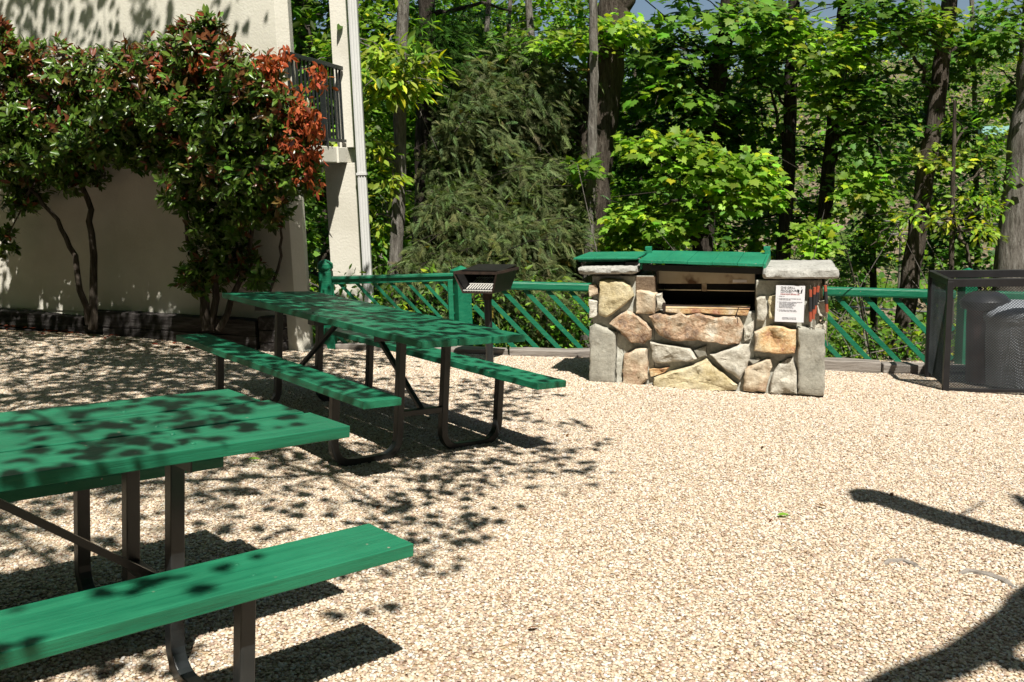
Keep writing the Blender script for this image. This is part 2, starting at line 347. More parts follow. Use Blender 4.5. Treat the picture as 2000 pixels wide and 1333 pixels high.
def stone(poly, mat, out=.045, t0=.05, px=True, name='facing_stone', seed=0):
    out*=1.35
    rr=random.Random(seed+int(poly[0][0]))
    P=[gp(*zp(*q)) if px else (q[0],0,q[1]) for q in poly]; P=[Vector((a,0,c)) for a,_,c in P]
    c=sum(P,Vector())/len(P); ring=[]
    for i in range(len(P)):
        a,b=P[i],P[(i+1)%len(P)]; L=(b-a).length; n=max(1,int(L/.035))
        for k in range(n):
            q=a.lerp(b,k/n); j=.004 if k==0 else .008; ring.append(q+Vector((rr.uniform(-j,j),0,rr.uniform(-j,j))))
    n=len(ring); mb=MB(); o3=Vector((seed*1.7,seed*.9,0)); tx_,tz_=rr.uniform(-.08,.08),rr.uniform(-.10,.06)
    def lay(f,y,nz):
        for q in ring:
            p=c+(q-c)*f; k=mnoise.noise(p*9+o3)*1.1+mnoise.noise(p*26+o3)*.55; cel=mnoise.cell(p*11+o3)-.5
            mb.v.append(Vector((p.x,y-nz*(k+.5*cel)+nz*60*0+(nz>0)*(tx_*(p.x-c.x)+tz_*(p.z-c.z))*.6,p.z)))
    rg=.016 if mat not in (S_grey,) else .005
    lay(1,t0,0); lay(1,-out*.35,.003); lay(.965,-out*.8,rg*.5); lay(.88,-out*.98,rg); lay(.74,-out,rg); lay(.58,-out,rg); lay(.42,-out,rg); lay(.27,-out,rg); lay(.12,-out,rg)
    for l in range(8):
        for k in range(n): mb.f.append((l*n+k,l*n+(k+1)%n,(l+1)*n+(k+1)%n,(l+1)*n+k))
    mb.f.append(tuple(8*n+k for k in range(n)))
    o=mb.build(name,mat,grill,smooth=True); return o
SG=[([(240,590),(275,572),(330,592),(370,605),(415,622),(408,968),(240,965)],S_grey,.04,'tall grey slab at the left foot'),
([(420,625),(480,650),(530,720),(470,760),(455,800),(450,960),(415,965)],S_mort,.012,None),
([(308,285),(340,280),(460,290),(512,320),(528,395),(450,465),(370,525),(345,532),(300,515),(303,400)],S_yel,.05,'large yellow stone at upper left'),
([(372,568),(440,510),(480,490),(560,520),(610,565),(650,610),(645,670),(595,700),(520,695),(440,620)],S_rust,.06,None),
([(545,355),(600,357),(680,380),(670,440),(665,505),(600,508),(540,505)],S_pink,.05,None),
([(676,382),(705,380),(722,440),(725,480),(672,495)],S_pale,.03,None),  # lighter side face of the pink block, its light put into pale stone
([(625,520),(700,505),(760,522),(830,495),(870,520),(960,500),(1060,530),(1150,525),(1215,530),(1240,590),(1235,660),(1215,702),(1150,710),(1050,690),(950,680),(840,685),(740,670),(690,640),(660,590)],S_rust,.065,'large rust stained stone under the fire opening'),
([(465,770),(540,735),(615,730),(625,830),(620,930),(570,980),(480,985),(452,960)],S_pink,.045,None),
([(635,690),(700,697),(800,712),(900,730),(940,800),(880,815),(760,822),(660,825)],S_pale,.055,None),
([(920,742),(1000,715),(1005,780),(950,800)],S_grey,.03,None),
([(630,870),(760,853),(735,885),(640,920)],S_oran,.03,None),
([(660,920),(740,892),(820,870),(920,835),(1000,800),(1090,870),(1150,925),(1210,970),(1200,1004),(1050,1008),(900,1004),(780,990),(660,985)],S_yel,.05,'broad yellow stone at the foot'),
([(1025,770),(1120,738),(1210,708),(1280,705),(1285,800),(1250,880),(1225,942),(1130,880),(1095,840)],S_pale,.05,None),
([(1245,600),(1310,555),(1305,620),(1290,670),(1245,690)],S_pale,.03,None),
([(1325,405),(1385,392),(1395,500),(1380,555),(1325,550)],S_pale,.05,None),
([(1405,395),(1455,385),(1470,550),(1405,542)],S_yel,.03,None),
([(1310,630),(1355,600),(1400,588),(1470,580),(1585,610),(1582,680),(1575,760),(1490,765),(1310,745)],S_oran,.06,'orange stone below the paper notice'),
([(1245,862),(1330,825),(1420,795),(1427,850),(1385,1015),(1240,1010)],S_pink,.045,None),
([(1430,900),(1470,822),(1560,790),(1588,900),(1588,1030),(1412,1025)],S_pale,.03,None),
([(1595,587),(1690,592),(1770,610),(1768,800),(1763,1045),(1592,1032)],S_grey,.045,'tall grey slab at the right foot'),
([(1275,810),(1340,790),(1358,802),(1300,835)],S_grey,.03,None),
([(240,320),(285,312),(302,380),(242,402)],S_pink,.035,None),([(240,412),(298,425),(295,522),(240,540)],S_pale,.035,None),
([(1665,400),(1720,390),(1715,500),(1670,520)],S_dark,.02,None),([(1715,440),(1780,420),(1785,535),(1735,525)],S_pale,.03,None),
([(1695,600),(1760,555),(1788,570),(1775,640)],S_pale,.012,None)]
for i,(poly,mt,out,lb) in enumerate(SG):
    o=stone(poly,mt,out,seed=i)
    if lb: o['label']=lb
# side stones on the left flank and shaded stones under the caps
for z0,z1,t0,t1,mt in ((-.3,.02,.06,.4,S_pale),(.05,.3,.1,.5,S_rust),(.33,.6,.06,.38,S_yel),(-.28,.1,.43,.7,S_grey),(.34,.62,.42,.7,S_pink)):
    MB().abox(.012,.05,t0,t1,z0,z1).build('side_stone',mt,grill,bevel=.012)
    MB().abox(LEN-.045,LEN-.008,t0,t1,z0-.03,z1-.03).build('side_stone',mt,grill,bevel=.012)
MB().abox(.40,SL+.005,.0,.1,.50,.665).build('facing_stone',S_dark,grill,bevel=.015)
# hearth sill
sill=MB(); zs=.398
P0=[(SL+.07,zs),(SR-.045,zs),(SR-.06,zs-.055),(1.1,zs-.05),(.95,zs-.035),(.8,zs-.045),(SL+.09,zs-.03)]
sill.prism([(a,-.045,z) for a,z in P0],(0,.30,0)); sill.build('sill_stone',S_oran,grill,bevel=.008)
# capstones
def cap(poly, z0, z1, nm, seed):
    rr=random.Random(seed); ring=[]
    for i in range(len(poly)):
        a,b=Vector(poly[i]),Vector(poly[(i+1)%len(poly)]); n=max(1,int((b-a).length/.03))
        for k in range(n): q=a.lerp(b,k/n); ring.append(q+Vector((rr.uniform(-.007,.007),rr.uniform(-.007,.007))))
    c=sum(ring,Vector((0,0)))/len(ring); mb=MB(); n=len(ring)
    for f,z in ((.95,z0),(1,z0+.015),(1.0,(z0+z1)/2),(.985,z1-.012),(.95,z1),(.6,z1+.004),(.25,z1)):
        for q in ring: p=c+(q-c)*f; j=.006; mb.v.append(Vector((p.x+rr.uniform(-j,j)*(f>.9),p.y+rr.uniform(-j,j)*(f>.9),z+rr.uniform(-.003,.003))))
    for l in range(6):
        for k in range(n): mb.f.append((l*n+k,l*n+(k+1)%n,(l+1)*n+(k+1)%n,(l+1)*n+k))
    mb.f.append(tuple(6*n+k for k in range(n))); mb.f.append(tuple(range(n))[::-1]); return mb.build('capstone',S_cap,grill,smooth=True)
cap([(-.06,-.10),(.425,-.10),(.44,.72),(-.06,.76)],.690,.752,'l',1)
cap([(1.44,-.10),(1.72,-.11),(2.01,-.10),(1.99,.72),(1.46,.76)],.650,.728,'r',2)
MB().abox(1.475,1.965,.12,.60,.7285,.734).build('capstone_layer',S_cap,grill,bevel=.002)
# fire box
fb=MB(); fb.abox(SL+.003,SL+.012,.08,.618,.0,.70).abox(SR-.012,SR-.003,.08,.618,.0,.70).abox(SL+.012,SR-.012,.605,.617,.0,.72).abox(SL+.012,SR-.012,.15,.6,.02,.03)
fb.build('fire_box',M_black,grill)
hd=MB(); hs0,hs1=.508+.055,1.392; hs0=.515
hd.abox(hs0+.0,hs1,.205,.215,.578,.700).build('hood_panel',M_steel,grill,bevel=.002)
MB().abox(hs0+.001,hs1-.001,.216,.6,.69,.698).build('hood_top',M_steel,grill)
MB().abox(.935,.975,.202,.212,.515,.577).build('hood_mullion',M_steel,grill)
MB().abox(hs0,hs0+.012,.202,.214,.50,.577).build('hood_upright',M_steel2,grill); MB().abox(hs1-.012,hs1,.202,.214,.49,.577).build('hood_upright',M_steel2,grill)
MB().tube([(hs0+.03,.20,.527),(.93,.20,.524)],.005,6).build('rotisserie_rail',M_steel2,grill); MB().tube([(.98,.20,.523),(hs1-.02,.20,.517)],.005,6).build('rotisserie_rail',M_steel2,grill)
pl=MB().abox(1.19,1.305,.2015,.2045,.588,.612); pl.build('rating_plate',M_paper,grill)
gr=MB()
for i in range(26): s=SL+.03+i*(SR-SL-.06)/25; gr.tube([(s,.16,.375),(s,.6,.375)],.004,5)
gr.build('cooking_grate',M_rust,grill)
# lid resting on front rail, with hinge blocks
lid=MB()
lf=[(.44,.778),(1.44,.742)]; lbk=[(.467,.806),(1.462,.779)]
for k in range(5):
    f0,f1=k/5+.0012,(k+1)/5-.0012
    def pt(f,t): 
        a=(lf[0][0]+(lf[1][0]-lf[0][0])*f, lf[0][1]+(lf[1][1]-lf[0][1])*f); b=(lbk[0][0]+(lbk[1][0]-lbk[0][0])*f, lbk[0][1]+(lbk[1][1]-lbk[0][1])*f)
        return Vector((a[0]+(b[0]-a[0])*t,-.05+.65*t,a[1]+(b[1]-a[1])*t+.0015*(k%2)))
    lid.prism([pt(f0,0),pt(f1,0),pt(f1,1),pt(f0,1)],(0,0,.026))
lidp=lid.build('lid',M_lid,grill,bevel=.003)
MB().beam(Vector((1.452,-.052,.722)),Vector((1.474,.6,.762)),.02,.09).build('lid_rim',M_lid,lidp,bevel=.003); MB().beam((.452,-.0,.745),(.474,.6,.775),.02,.05).build('lid_rim',M_lid,lidp,bevel=.003)
MB().beam((.466,.02,.735),(1.44,.02,.70),.02,.05).build('lid_gap_shade',M_black,lidp)  # black bar standing in for the shaded gap under the lid
for s,t,z in ((.455,.40,.812),(1.455,.50,.795)):
    hb=MB(); hb.abox(s-.028,s+.028,t,t+.05,z+.035,z+.068).abox(s-.018,s+.028,t+.0,t+.045,z-.01,z+.036).build('lid_handle',M_lid,lidp,bevel=.004)
lid2=MB()
for k in range(3):
    f0,f1=k/3,(k+1)/3-.004; lid2.abox(-.112+f0*.545,-.112+f1*.545,-.05,.6,.808,.824)
l2=lid2.build('side_lid',M_lid,grill,bevel=.003)
for k in (0,1): MB().abox(-.09,.41,.05+.42*k,.10+.42*k,.782,.8075).build('batten',M_lid,l2)
MB().abox(.32,.42,.0,.06,.754,.781).build('stay_block',M_black,l2); MB().abox(.0,.05,.3,.34,.754,.781).build('stay_block',M_black,l2)
# notice
def text_obj(body, size, loc, mat, parent, name, mtx_rot=(R(90),0,0), align='LEFT', ext=.0006):
    cu=bpy.data.curves.new(name,'FONT'); cu.body=body; cu.size=size; cu.align_x=align; cu.extrude=ext; cu.materials.append(mat)
    o=bpy.data.objects.new(name,cu); C.objects.link(o); o.parent=parent; o.location=loc; o.rotation_euler=mtx_rot; return o
nm=grill_m @ Matrix.Translation((1.546,-.078,.597)) @ Matrix.Rotation(R(1.5),4,'Y')
notice=empty('paper_notice',None,'white printed grill instruction sheet fixed on the right stone pier','notice',None,nm)
NW,NH=.222,.293
MB().abox(0,NW,0,.002,-NH,0).build('sheet',M_paper,notice)
text_obj('GAS GRILL\nPROCEDURES',.0235,(.036,-.001,-.025),M_ink,notice,'heading')
text_obj('HOW TO GRILL',.013,(.036,-.001,-.060),M_greyink,notice,'lettering')
text_obj('PLEASE READ BEFORE USE',.0125,(.036,-.001,-.074),M_redink,notice,'red_lettering')
text_obj('1.  OPEN LID\n\n2.  MAKE SURE GAS VALVE KNOBS ARE OFF\n     TURN MAIN GAS ON\n\n3.  PUSH IGNITER WHILE TURNING KNOB ON\n     HOLD UNTIL THE BURNER IS LIT\n     TURN OTHER BURNERS ON\n     IF IT DOES NOT LIGHT REPEAT\n     OR CLOSE THE GAS OFF\n     THEN WAIT FIVE MINUTES\n\n4.  IF YOU SMELL GAS TURN IT OFF\n     AT THE TANK, CALL THE OFFICE',.0092,(.016,-.001,-.090),M_greyink,notice,'lettering')
text_obj('REMEMBER ALWAYS TO\nCLEAN GRILL AFTER USE',.0098,(.11,-.001,-.262),M_greyink,notice,'lettering',align='CENTER')
em=MB()   # small black emblem of two raised utensils over a grill
em.prism([(.168,-.0015,-.055),(.176,-.0015,-.055),(.178,-.0015,-.036),(.168,-.0015,-.028),(.164,-.0015,-.030)],(0,.001,0))
em.prism([(.190,-.0015,-.056),(.200,-.0015,-.056),(.204,-.0015,-.030),(.199,-.0015,-.026),(.192,-.0015,-.036)],(0,.001,0)); em.abox(.168,.2,-.0015,-.0005,-.060,-.0575); em.abox(.193,.198,-.0015,-.0005,-.018,-.013)
em.build('emblem',M_ink,notice)
# utensils on hooks
ut=[(1676,335,440,540,'leftmost of the orange and black handled grill tools hanging beside the notice'),(1704,338,330,535,'second orange and black handled grill tool, hanging between two others'),(1728,330,325,470,'third orange and black handled grill tool from the left, slightly tilted'),(1772,325,325,500,'orange and black handled grill tool hanging alone by the pier corner')]
for i,(X,_,Y0,Y1,lb) in enumerate(ut):
    Y0={0:355,1:338,2:330,3:326}[i]; Y1={0:560,1:545,2:510,3:500}[i]; dx={0:0,1:-10,2:-25,3:12}[i]
    a=gp(*zp(X,Y0),-.075); b=gp(*zp(X+dx,Y1),-.06); a=Vector(a); b=Vector(b); d=b-a
    top=empty('grill_tool',None,lb,'grill tool','grill tools hanging on hooks',grill_m@Matrix.Translation(a)); d_=d
    MB().tube([(0,0,0),d_*.22],.0125,10).build('orange_end',M_orange,top,smooth=True); MB().tube([d_*.22,d_*.68],.0145,10).build('grip',M_grip,top,smooth=True); MB().tube([d_*.68,d_],.0125,10).build('orange_end',M_orange,top,smooth=True)
    MB().tube([(0,0,0),(0,.0,.03),(0,.03,.045)],.0025,6).tube([(0,.03,.045),(0,.075,.045)],.003,6).build('hanging_loop',M_steel2,top)
    MB().tube([d_,d_+Vector((0,.005,-.20))],[.004,.003],6).tube([d_+Vector((0,.005,-.2)),d_+Vector((.012,.0,-.27))],.004,6).build('shaft',M_steel2,top)
# spit rod & hook over the sill
sp=empty('roasting_spit',None,'rust coloured iron spit rod lying along the grill sill','spit',None,grill_m@Matrix.Translation((SL+.075,-.05,.425)))
MB().tube([(0,0,0),(.71,0,-.012)],.006,8).build('rod',M_rust,sp); MB().abox(.005,.028,-.012,.012,-.058,.022).build('bracket',M_rust,sp); MB().tube([(.62,0,-.01),(.60,-.015,-.07),(.585,-.02,-.13),(.598,-.02,-.165),(.612,-.02,-.13),(.605,-.018,-.06)],.004,6).build('hook',M_rust,sp)

# ------------------------------------------------------------------ fence
fence=empty('green_fence',(-.5,9.55,G(-.5,9.55)),'green wooden fence with slanted pickets along the yard edge','fence')
def world_child(o,parent): 
    bpy.context.view_layer.update(); o.parent=parent; o.matrix_parent_inverse=parent.matrix_world.inverted(); return o
bpy.context.view_layer.update()
def bw(mb,name,mat,parent,bevel=0,smooth=False):
    o=mb.build(name,mat,None,bevel,smooth); o.parent=parent; o.matrix_parent_inverse=Matrix.Translation(parent.location).inverted() if parent.rotation_euler.to_matrix()==Matrix.Identity(3) else parent.matrix_world.inverted(); return o
def post(p, w_, ztop, capw, rounded=False, rot=0):
    mb=MB(); c,s=math.cos(rot),math.sin(rot); ax=Vector((c,s,0)); ay=Vector((-s,c,0)); zb=p[2]-1.0
    mb.box((p[0],p[1],(ztop+zb)/2),ax*w_/2,ay*w_/2,(0,0,(ztop-zb)/2)); po=bw(mb,'post',M_fence,fence,.006)
    cp=MB(); 
    if rounded:
        cp.box((p[0],p[1],ztop+.012),ax*(capw*.42),ay*(capw*.42),(0,0,.0115)); cp.lathe((p[0],p[1],ztop+.024),[(capw*.56,0),(capw*.58,.012),(capw*.56,.05),(capw*.3,.078),(.004,.095)],20)
    else:
        cp.box((p[0],p[1],ztop+.020),ax*capw/2,ay*capw/2,(0,0,.0195)); n=len(cp.v); z=ztop+.0395
        for a,b in ((-1,-1),(1,-1),(1,1),(-1,1)): cp.v.append(Vector((p[0],p[1],z))+ax*a*capw/2+ay*b*capw/2)
        cp.v.append(Vector((p[0],p[1],z+.05))); cp.f += [(n,n+1,n+4),(n+1,n+2,n+4),(n+2,n+3,n+4),(n+3,n,n+4)]
    o=cp.build('post_cap',M_fence,po,.003); return po
PL=at(640,600,9.32); PM=at(903,600,9.62); PR=at(1888,600,9.2)
tL=at(640,530,9.32).z; tM=at(903,536,9.62).z; tR=at(1888,541,9.2).z
post((PL.x,PL.y,PL.z),.125,tL,.135,True); post((PM.x,PM.y,PM.z),.15,tM,.175,False,R(28)); post((PR.x,PR.y,PR.z),.13,tR,.165,False,R(8))
def section(a,b,spc,rail,drop,thick,off0=0,pick=.045,frame=False,run=None,nm=''):
    a=Vector(a); b=Vector(b); d=(b-a); L=d.length; d.normalize()
    if not frame: 
        mb=MB(); mb.beam(a,b,.075,thick); bw(mb,'top_rail',M_fence,fence,.02)
        mb=MB(); mb.beam(a-Vector((0,0,drop-.03)),b-Vector((0,0,drop-.03)),.05,.09); bw(mb,'bottom_rail',M_fence,fence,.004)
    else:
        mb=MB(); mb.beam(a+Vector((0,0,.018)),b+Vector((0,0,.018)),.085,.028); mb.beam(a-Vector((0,0,.022)),b-Vector((0,0,.022)),.04,.05); bw(mb,'top_rail',M_fence,fence,.004)
        mb=MB(); mb.beam(a-Vector((0,0,drop)),b-Vector((0,0,drop)),.05,.07); bw(mb,'bottom_rail',M_fence,fence,.004)
        for e_ in (a+d*.03,b-d*.03): mb=MB(); mb.beam(e_-Vector((0,0,.03)),e_-Vector((0,0,drop)),.045,.05,(d.x,d.y,0)); bw(mb,'frame_stile',M_fence,fence,.004)
    run=run or drop; x=-run+off0
    up=d.cross(Vector((0,0,1)))
    while x<L:
        t0=max(0,-x/run); t1=min(1,(L-x)/run)
        if t1-t0>.08:
            p0=a+d*(x+run*t0)-Vector((0,0,thick/2+(drop-thick/2)*t0)); p1=a+d*(x+run*t1)-Vector((0,0,thick/2+(drop-thick/2)*t1))
            mb=MB(); mb.beam(p0-up*.012,p1-up*.012,.025,pick,up.cross((p1-p0).normalized())); bw(mb,'slanted_picket',M_fence,fence,.003)
        x+=spc
section(at(640,547,9.32),at(884,540,9.6),.165,None,.74,.05,.06,.032,True,.62)
section(at(924,556,9.6),at(1165,562,9.62),.23,None,.80,.085,.09,.045,False,.72)
section(at(1165,562,9.62),at(1600,569,9.42),.24,None,.80,.085,.05,.045,False,.72)
section(at(1600,569,9.42),at(1866,576,9.22),.275,None,.84,.09,.10,.047,False,.76)
section(at(1908,577,9.18),at(2300,588,8.95),.275,None,.84,.09,.10,.047,False,.76)
# timber edging
def tie(name,a,b,w_,h_,mat,label,group=None):
    mb=MB(); a=Vector(a); b=Vector(b); n=10; rr=random.Random(int(a.x*99)); d=(b-a).normalized(); s=d.cross(Vector((0,0,1))).normalized()
    for i in range(n+1):
        p=a.lerp(b,i/n)
        for q,z in ((-1,-1),(1,-1),(1,1),(-1,1)): mb.v.append(p-a+s*(q*w_/2+rr.uniform(-.005,.005))+Vector((0,0,z*h_/2+rr.uniform(-.006,.006))))
    for i in range(n):
        for k in range(4): mb.f.append((i*4+k,i*4+(k+1)%4,(i+1)*4+(k+1)%4,(i+1)*4+k))
    mb.f.append((0,1,2,3)); mb.f.append(tuple(n*4+k for k in range(4)))
    # local frame along x so that the grain runs along the tie
    ang=math.atan2(d.y,d.x); Rm=Matrix.Rotation(-ang,3,'Z'); mb.v=[Rm@v for v in mb.v]
    o=mb.build(name,mat,None,.008); o.location=a; o.rotation_euler=(0,0,ang); return tag(o,label,'timber',group)
def edge(x,y,h=.0): return (x,y,G(x,y)+h)
tie('edging_timber',edge(-1.95,9.32),edge(-.05,9.50),.15,.12,M_edge,'grey edging timber under the left fence panel','timbers edging the gravel')
tie('edging_timber',edge(-.03,9.49),edge(1.9,9.52),.15,.13,M_edge,'grey edging timber behind the pedestal barbecue and grill','timbers edging the gravel')
tie('edging_timber',edge(1.95,9.22,-.01),edge(3.46,8.80,-.0),.15,.20,M_edge,'pale weathered edging timber right of the stone grill','timbers edging the gravel')
tie('edging_timber',edge(3.48,8.82),edge(5.6,8.52),.15,.17,M_edge,'shaded edging timber behind the trash enclosure','timbers edging the gravel')

# ------------------------------------------------------------------ planter wall of old ties
pc=Vector((-2.242,8.952)); pdir=(Vector((-5.316,9.827))-pc).normalized(); pn=Vector((-pdir.y,pdir.x)); pn = pn if pn.y>0 else -pn
def pz(q): return G(q.x,q.y)
def ptie(s0,s1,k,t0,label,hh=.155):
    a=pc+pdir*s0+pn*t0; b=pc+pdir*s1+pn*t0; za=pz(pc)-.02+hh*(k+.5)+.012; 
    return tie('planter_timber',(b.x,b.y,za+.0813*s1*.8*.0+ (pz(b)-pz(pc))*.55),(a.x,a.y,za),.17,hh-.006,M_tie,label,'old timbers stacked as the planter wall')
ptie(.22,2.3,0,.085,'dark lower planter timber beside the rotted corner end')
ptie(.22,2.15,1,.087,'dark middle planter timber just left of the rotted corner end')
ptie(2.32,5.6,0,.086,'dark lower planter timber, farthest left of its course'); ptie(2.17,5.6,1,.085,'long middle planter timber running out of frame at left',.16)
# side return: end grain of crossing ties
for k in range(3):
    a=pc+pdir*.205+pn*.0; 
    za=pz(pc)-.04+.125*(k+.5)
    a3=(pc.x-.085,pc.y+.02,za); b3=(pc.x+.13,pc.y+.52,za)
    tie('planter_timber',a3,b3,.21,.12,M_tie,['bottom','middle','top'][k]+' short timber of the split planter corner under the far table','old timbers stacked as the planter wall')
soil=MB(); q=[pc+pdir*.1+pn*.15,pc+pdir*6+pn*.15,pc+pdir*6+pn*1.2,pc+pdir*.1+pn*1.0]
soil.v=[Vector((p.x,p.y,pz(pc)+.275+ (pz(p)-pz(pc))*.5)) for p in q]; soil.f=[(0,1,2,3)]
tag(soil.build('planter_soil',M_soil),kind='structure')

# ------------------------------------------------------------------ building
bl=empty('building',(-2.0,9.2,0),'cream stucco building with a balcony on posts','building'); bpy.context.view_layer.update()
wc=Vector((-2.0,9.05)); wd=pdir; wn=pn
wall=MB()
pts=[wc+wd*.07, wc+wd*9, wc+wd*9+wn*.3, Vector((-1.985,9.4)), Vector((-1.965,9.16))]
wall.prism([(p.x,p.y,-1.2) for p in pts],(0,0,6.2)); bw(wall,'wall',M_stucco,bl,.004)
ft=MB(); ft.prism([(-1.935,9.055,-1.2),(-2.03,9.02,-1.2),(-2.03,9.3,-1.2),(-1.93,9.3,-1.2)],(0,0,1.13)); bw(ft,'wall_foot',M_stucco,bl,.01)
# column, upper post, slab
def colpix(u0,u1,Y,dep,z0,z1,nm):
    a=at(u0,400,Y).x; b=at(u1,400,Y).x; mb=MB(); mb.abox(a,b,Y,Y+dep,z0,z1); return bw(mb,nm,M_stucco,bl,.004)
zs1=1.724; zs2=1.885
colpix(638.5,697,10.25,.32,-2.5,zs1,'column'); colpix(666,697,10.27,.22,zs2,5.5,'upper_post')
sl=MB(); sl.prism([(-1.93,9.15,zs1+.002),(-1.60,10.6,zs1+.002),(-4.5,12,zs1+.002),(-5.2,10.4,zs1+.002)],(0,0,zs2-zs1-.004)); bw(sl,'balcony_slab',M_stucco,bl,.006)
for f in (.35,.72):
    p=Vector((-1.93,9.15,0)).lerp(Vector((-1.60,10.6,0)),f*.8); mb=MB(); mb.abox(p.x+.0,p.x+.022,p.y-.012,p.y+.012,zs1-.0,zs2-.0); bw(mb,'fascia_joint',M_stucco,bl)
r0=Vector((-1.98,9.0,0)); r1=Vector((-1.69,10.25,0)); rd=(r1-r0).normalized()
mb=MB(); mb.beam((r0.x,r0.y,2.69),(r1.x,r1.y,2.69),.05,.04); ral=bw(mb,'balcony_railing',M_rail,bl,.004)
def sub(mb,name): o=mb.build(name,M_rail,ral); o.matrix_parent_inverse=ral.matrix_parent_inverse.copy()@Matrix.Identity(4); o.matrix_parent_inverse=Matrix.Identity(4); return o
sub(MB().beam((r0.x,r0.y,1.95),(r1.x,r1.y,1.95),.03,.03),'bottom_bar')
for i in range(15):
    p=r0.lerp(r1,(i+.5)/15); sub(MB().beam((p.x,p.y,1.96),(p.x,p.y,2.68),.018,.018,(1,0,0)),'baluster')
p=r0.lerp(r1,.62); sub(MB().beam((p.x,p.y,1.88),(p.x,p.y,2.68),.04,.04,(1,0,0)),'railing_post')
# inner far railing of the same balcony
# downspout
dsx=at(710,400,10.2).x; ds=MB(); ds.abox(dsx-.045,dsx+.045,10.18,10.26,-2,5.5)
for k in (-.028,0,.028): ds.abox(dsx+k-.006,dsx+k+.006,10.172,10.181,-2,5.5)
dso=bw(ds,'downspout',M_white,bl,.003); ds=MB(); zc=at(712,340,10.2).z; ds.abox(dsx-.055,dsx+.055,10.165,10.27,zc-.012,zc+.012); dd=ds.build('pipe_strap',M_white,dso)

# ------------------------------------------------------------------ pedestal barbecue
pb_=gi(957,714); TH=R(-22)
bbq=empty('pedestal_grill',pb_,'black steel park barbecue box on a single post','barbecue'); bbq.rotation_euler=(0,0,0)
zt0=at(905,530,pb_.y).z-pb_.z
MB().tube([(0,0,-.15),(0,0,zt0-.22)],.036,14).build('post',M_frame,bbq,smooth=True)
MB().tube([(0,0,zt0-.27),(0,0,zt0-.2)],.047,14).build('collar',M_rust,bbq,smooth=True)
cx,sx=math.cos(R(-25)),math.sin(R(-25))
def bq(a,t,z): return Vector((a*cx-t*sx, a*sx+t*cx, z))          # a along the open front, t towards the back
# open front faces the camera-left; trapezoid section: front lower edge narrower
bx=MB()
W1,W2=.24,.165; zb0=zt0-.185
def plate(P,off): bx.prism(P,off)
F_=[bq(-.20,-.23,zt0),bq(.20,-.23,zt0),bq(.14,-.20,zb0),bq(-.14,-.20,zb0)]
# left and right side plates, back and floor
plate([bq(-.21,-.24,zt0),bq(-.21,.24,zt0),bq(-.15,.20,zb0),bq(-.15,-.20,zb0)],bq(.005,0,0))
plate([bq(.205,-.24,zt0),bq(.205,.24,zt0),bq(.145,.20,zb0),bq(.145,-.20,zb0)],bq(.005,0,0))
plate([bq(-.205,.24,zt0),bq(.205,.24,zt0),bq(.145,.20,zb0),bq(-.145,.20,zb0)],bq(0,.005,0))
plate([bq(-.15,-.20,zb0),bq(.15,-.20,zb0),bq(.15,.20,zb0),bq(-.15,.20,zb0)],(0,0,-.006))
bx.build('fire_box',M_black,bbq)
rim=MB(); fr=[bq(-.213,-.243,zt0),bq(-.213,.243,zt0),bq(.213,.243,zt0),bq(.213,-.243,zt0)]
for i in range(4): rim.beam(fr[i],fr[(i+1)%4],.012,.024)
rim.beam(bq(-.213,-.243,zt0-.012),bq(-.15,-.205,zb0),.012,.012); rim.beam(bq(.213,-.243,zt0-.012),bq(.15,-.205,zb0),.012,.012); rim.beam(bq(-.15,-.205,zb0),bq(.15,-.205,zb0),.012,.012)
rim.build('rim',M_rust,bbq)
cv=MB().prism([bq(-.205,-.10,zt0+.004),bq(.205,-.10,zt0+.004),bq(.205,.235,zt0+.030),bq(-.205,.235,zt0+.030)],(0,0,.007)); cv.build('cover_plate',M_black,bbq)
gt=MB()
for i in range(11):
    a=-.135+i*.027; gt.tube([bq(a,-.195,zb0+.012),bq(a,-.12,zb0+.04),bq(a,.12,zb0+.115)],.0065,6)
for t,z in ((-.19,.018),(-.06,.065),(.08,.108)): gt.tube([bq(-.15,t,zb0+z),bq(.15,t,zb0+z)],.006,6)
gt.build('grate',M_paper2,bbq)
gb=MB()
for i in range(6): z=zb0+.03+i*.024; gb.tube([bq(-.15-.009*i,.15,z),bq(.10,.19,z)],.004,5)
gb.build('back_grate',M_steel2,bbq)

# ------------------------------------------------------------------ trash enclosure and cans
cf=Vector((3.64,7.841,0)); cdir=(Vector((4.273,7.778,0))-cf).normalized(); cb=Vector((.33,.944,0)).normalized(); zg=G(3.64,7.84)
ztop=at(1858,545,7.84).z; cm=Matrix(((cdir.x,cb.x,0,cf.x),(cdir.y,cb.y,0,cf.y),(0,0,1,zg),(0,0,0,1))); CH=ztop-zg
cage=empty('trash_enclosure',None,'black expanded metal mesh cage around the trash cans','enclosure',None,cm)
CW,CD=1.25,.72
def ang(a,b,nm='frame_bar'): MB().beam(a,b,.048,.048,(0,1,0) if abs(Vector(b).z-Vector(a).z)>.3 else (0,0,1)).build(nm,M_cage,cage,.002)
for a in (0,CW):
    for t in (0,CD): ang((a,t,-.06),(a,t,CH-.022))
for t in (0,CD): MB().abox(-.021,CW+.021,t-.022,t+.022,CH-.066,CH).build('top_rail',M_cage,cage,.002); MB().abox(.022,CW-.022,t-.012,t+.012,.0,.03).build('bottom_rail',M_cage,cage,.002)
for a in (0,CW): MB().abox(a-.02,a+.02,.023,CD-.023,CH-.055,CH-.003).build('top_rail',M_cage,cage,.002)
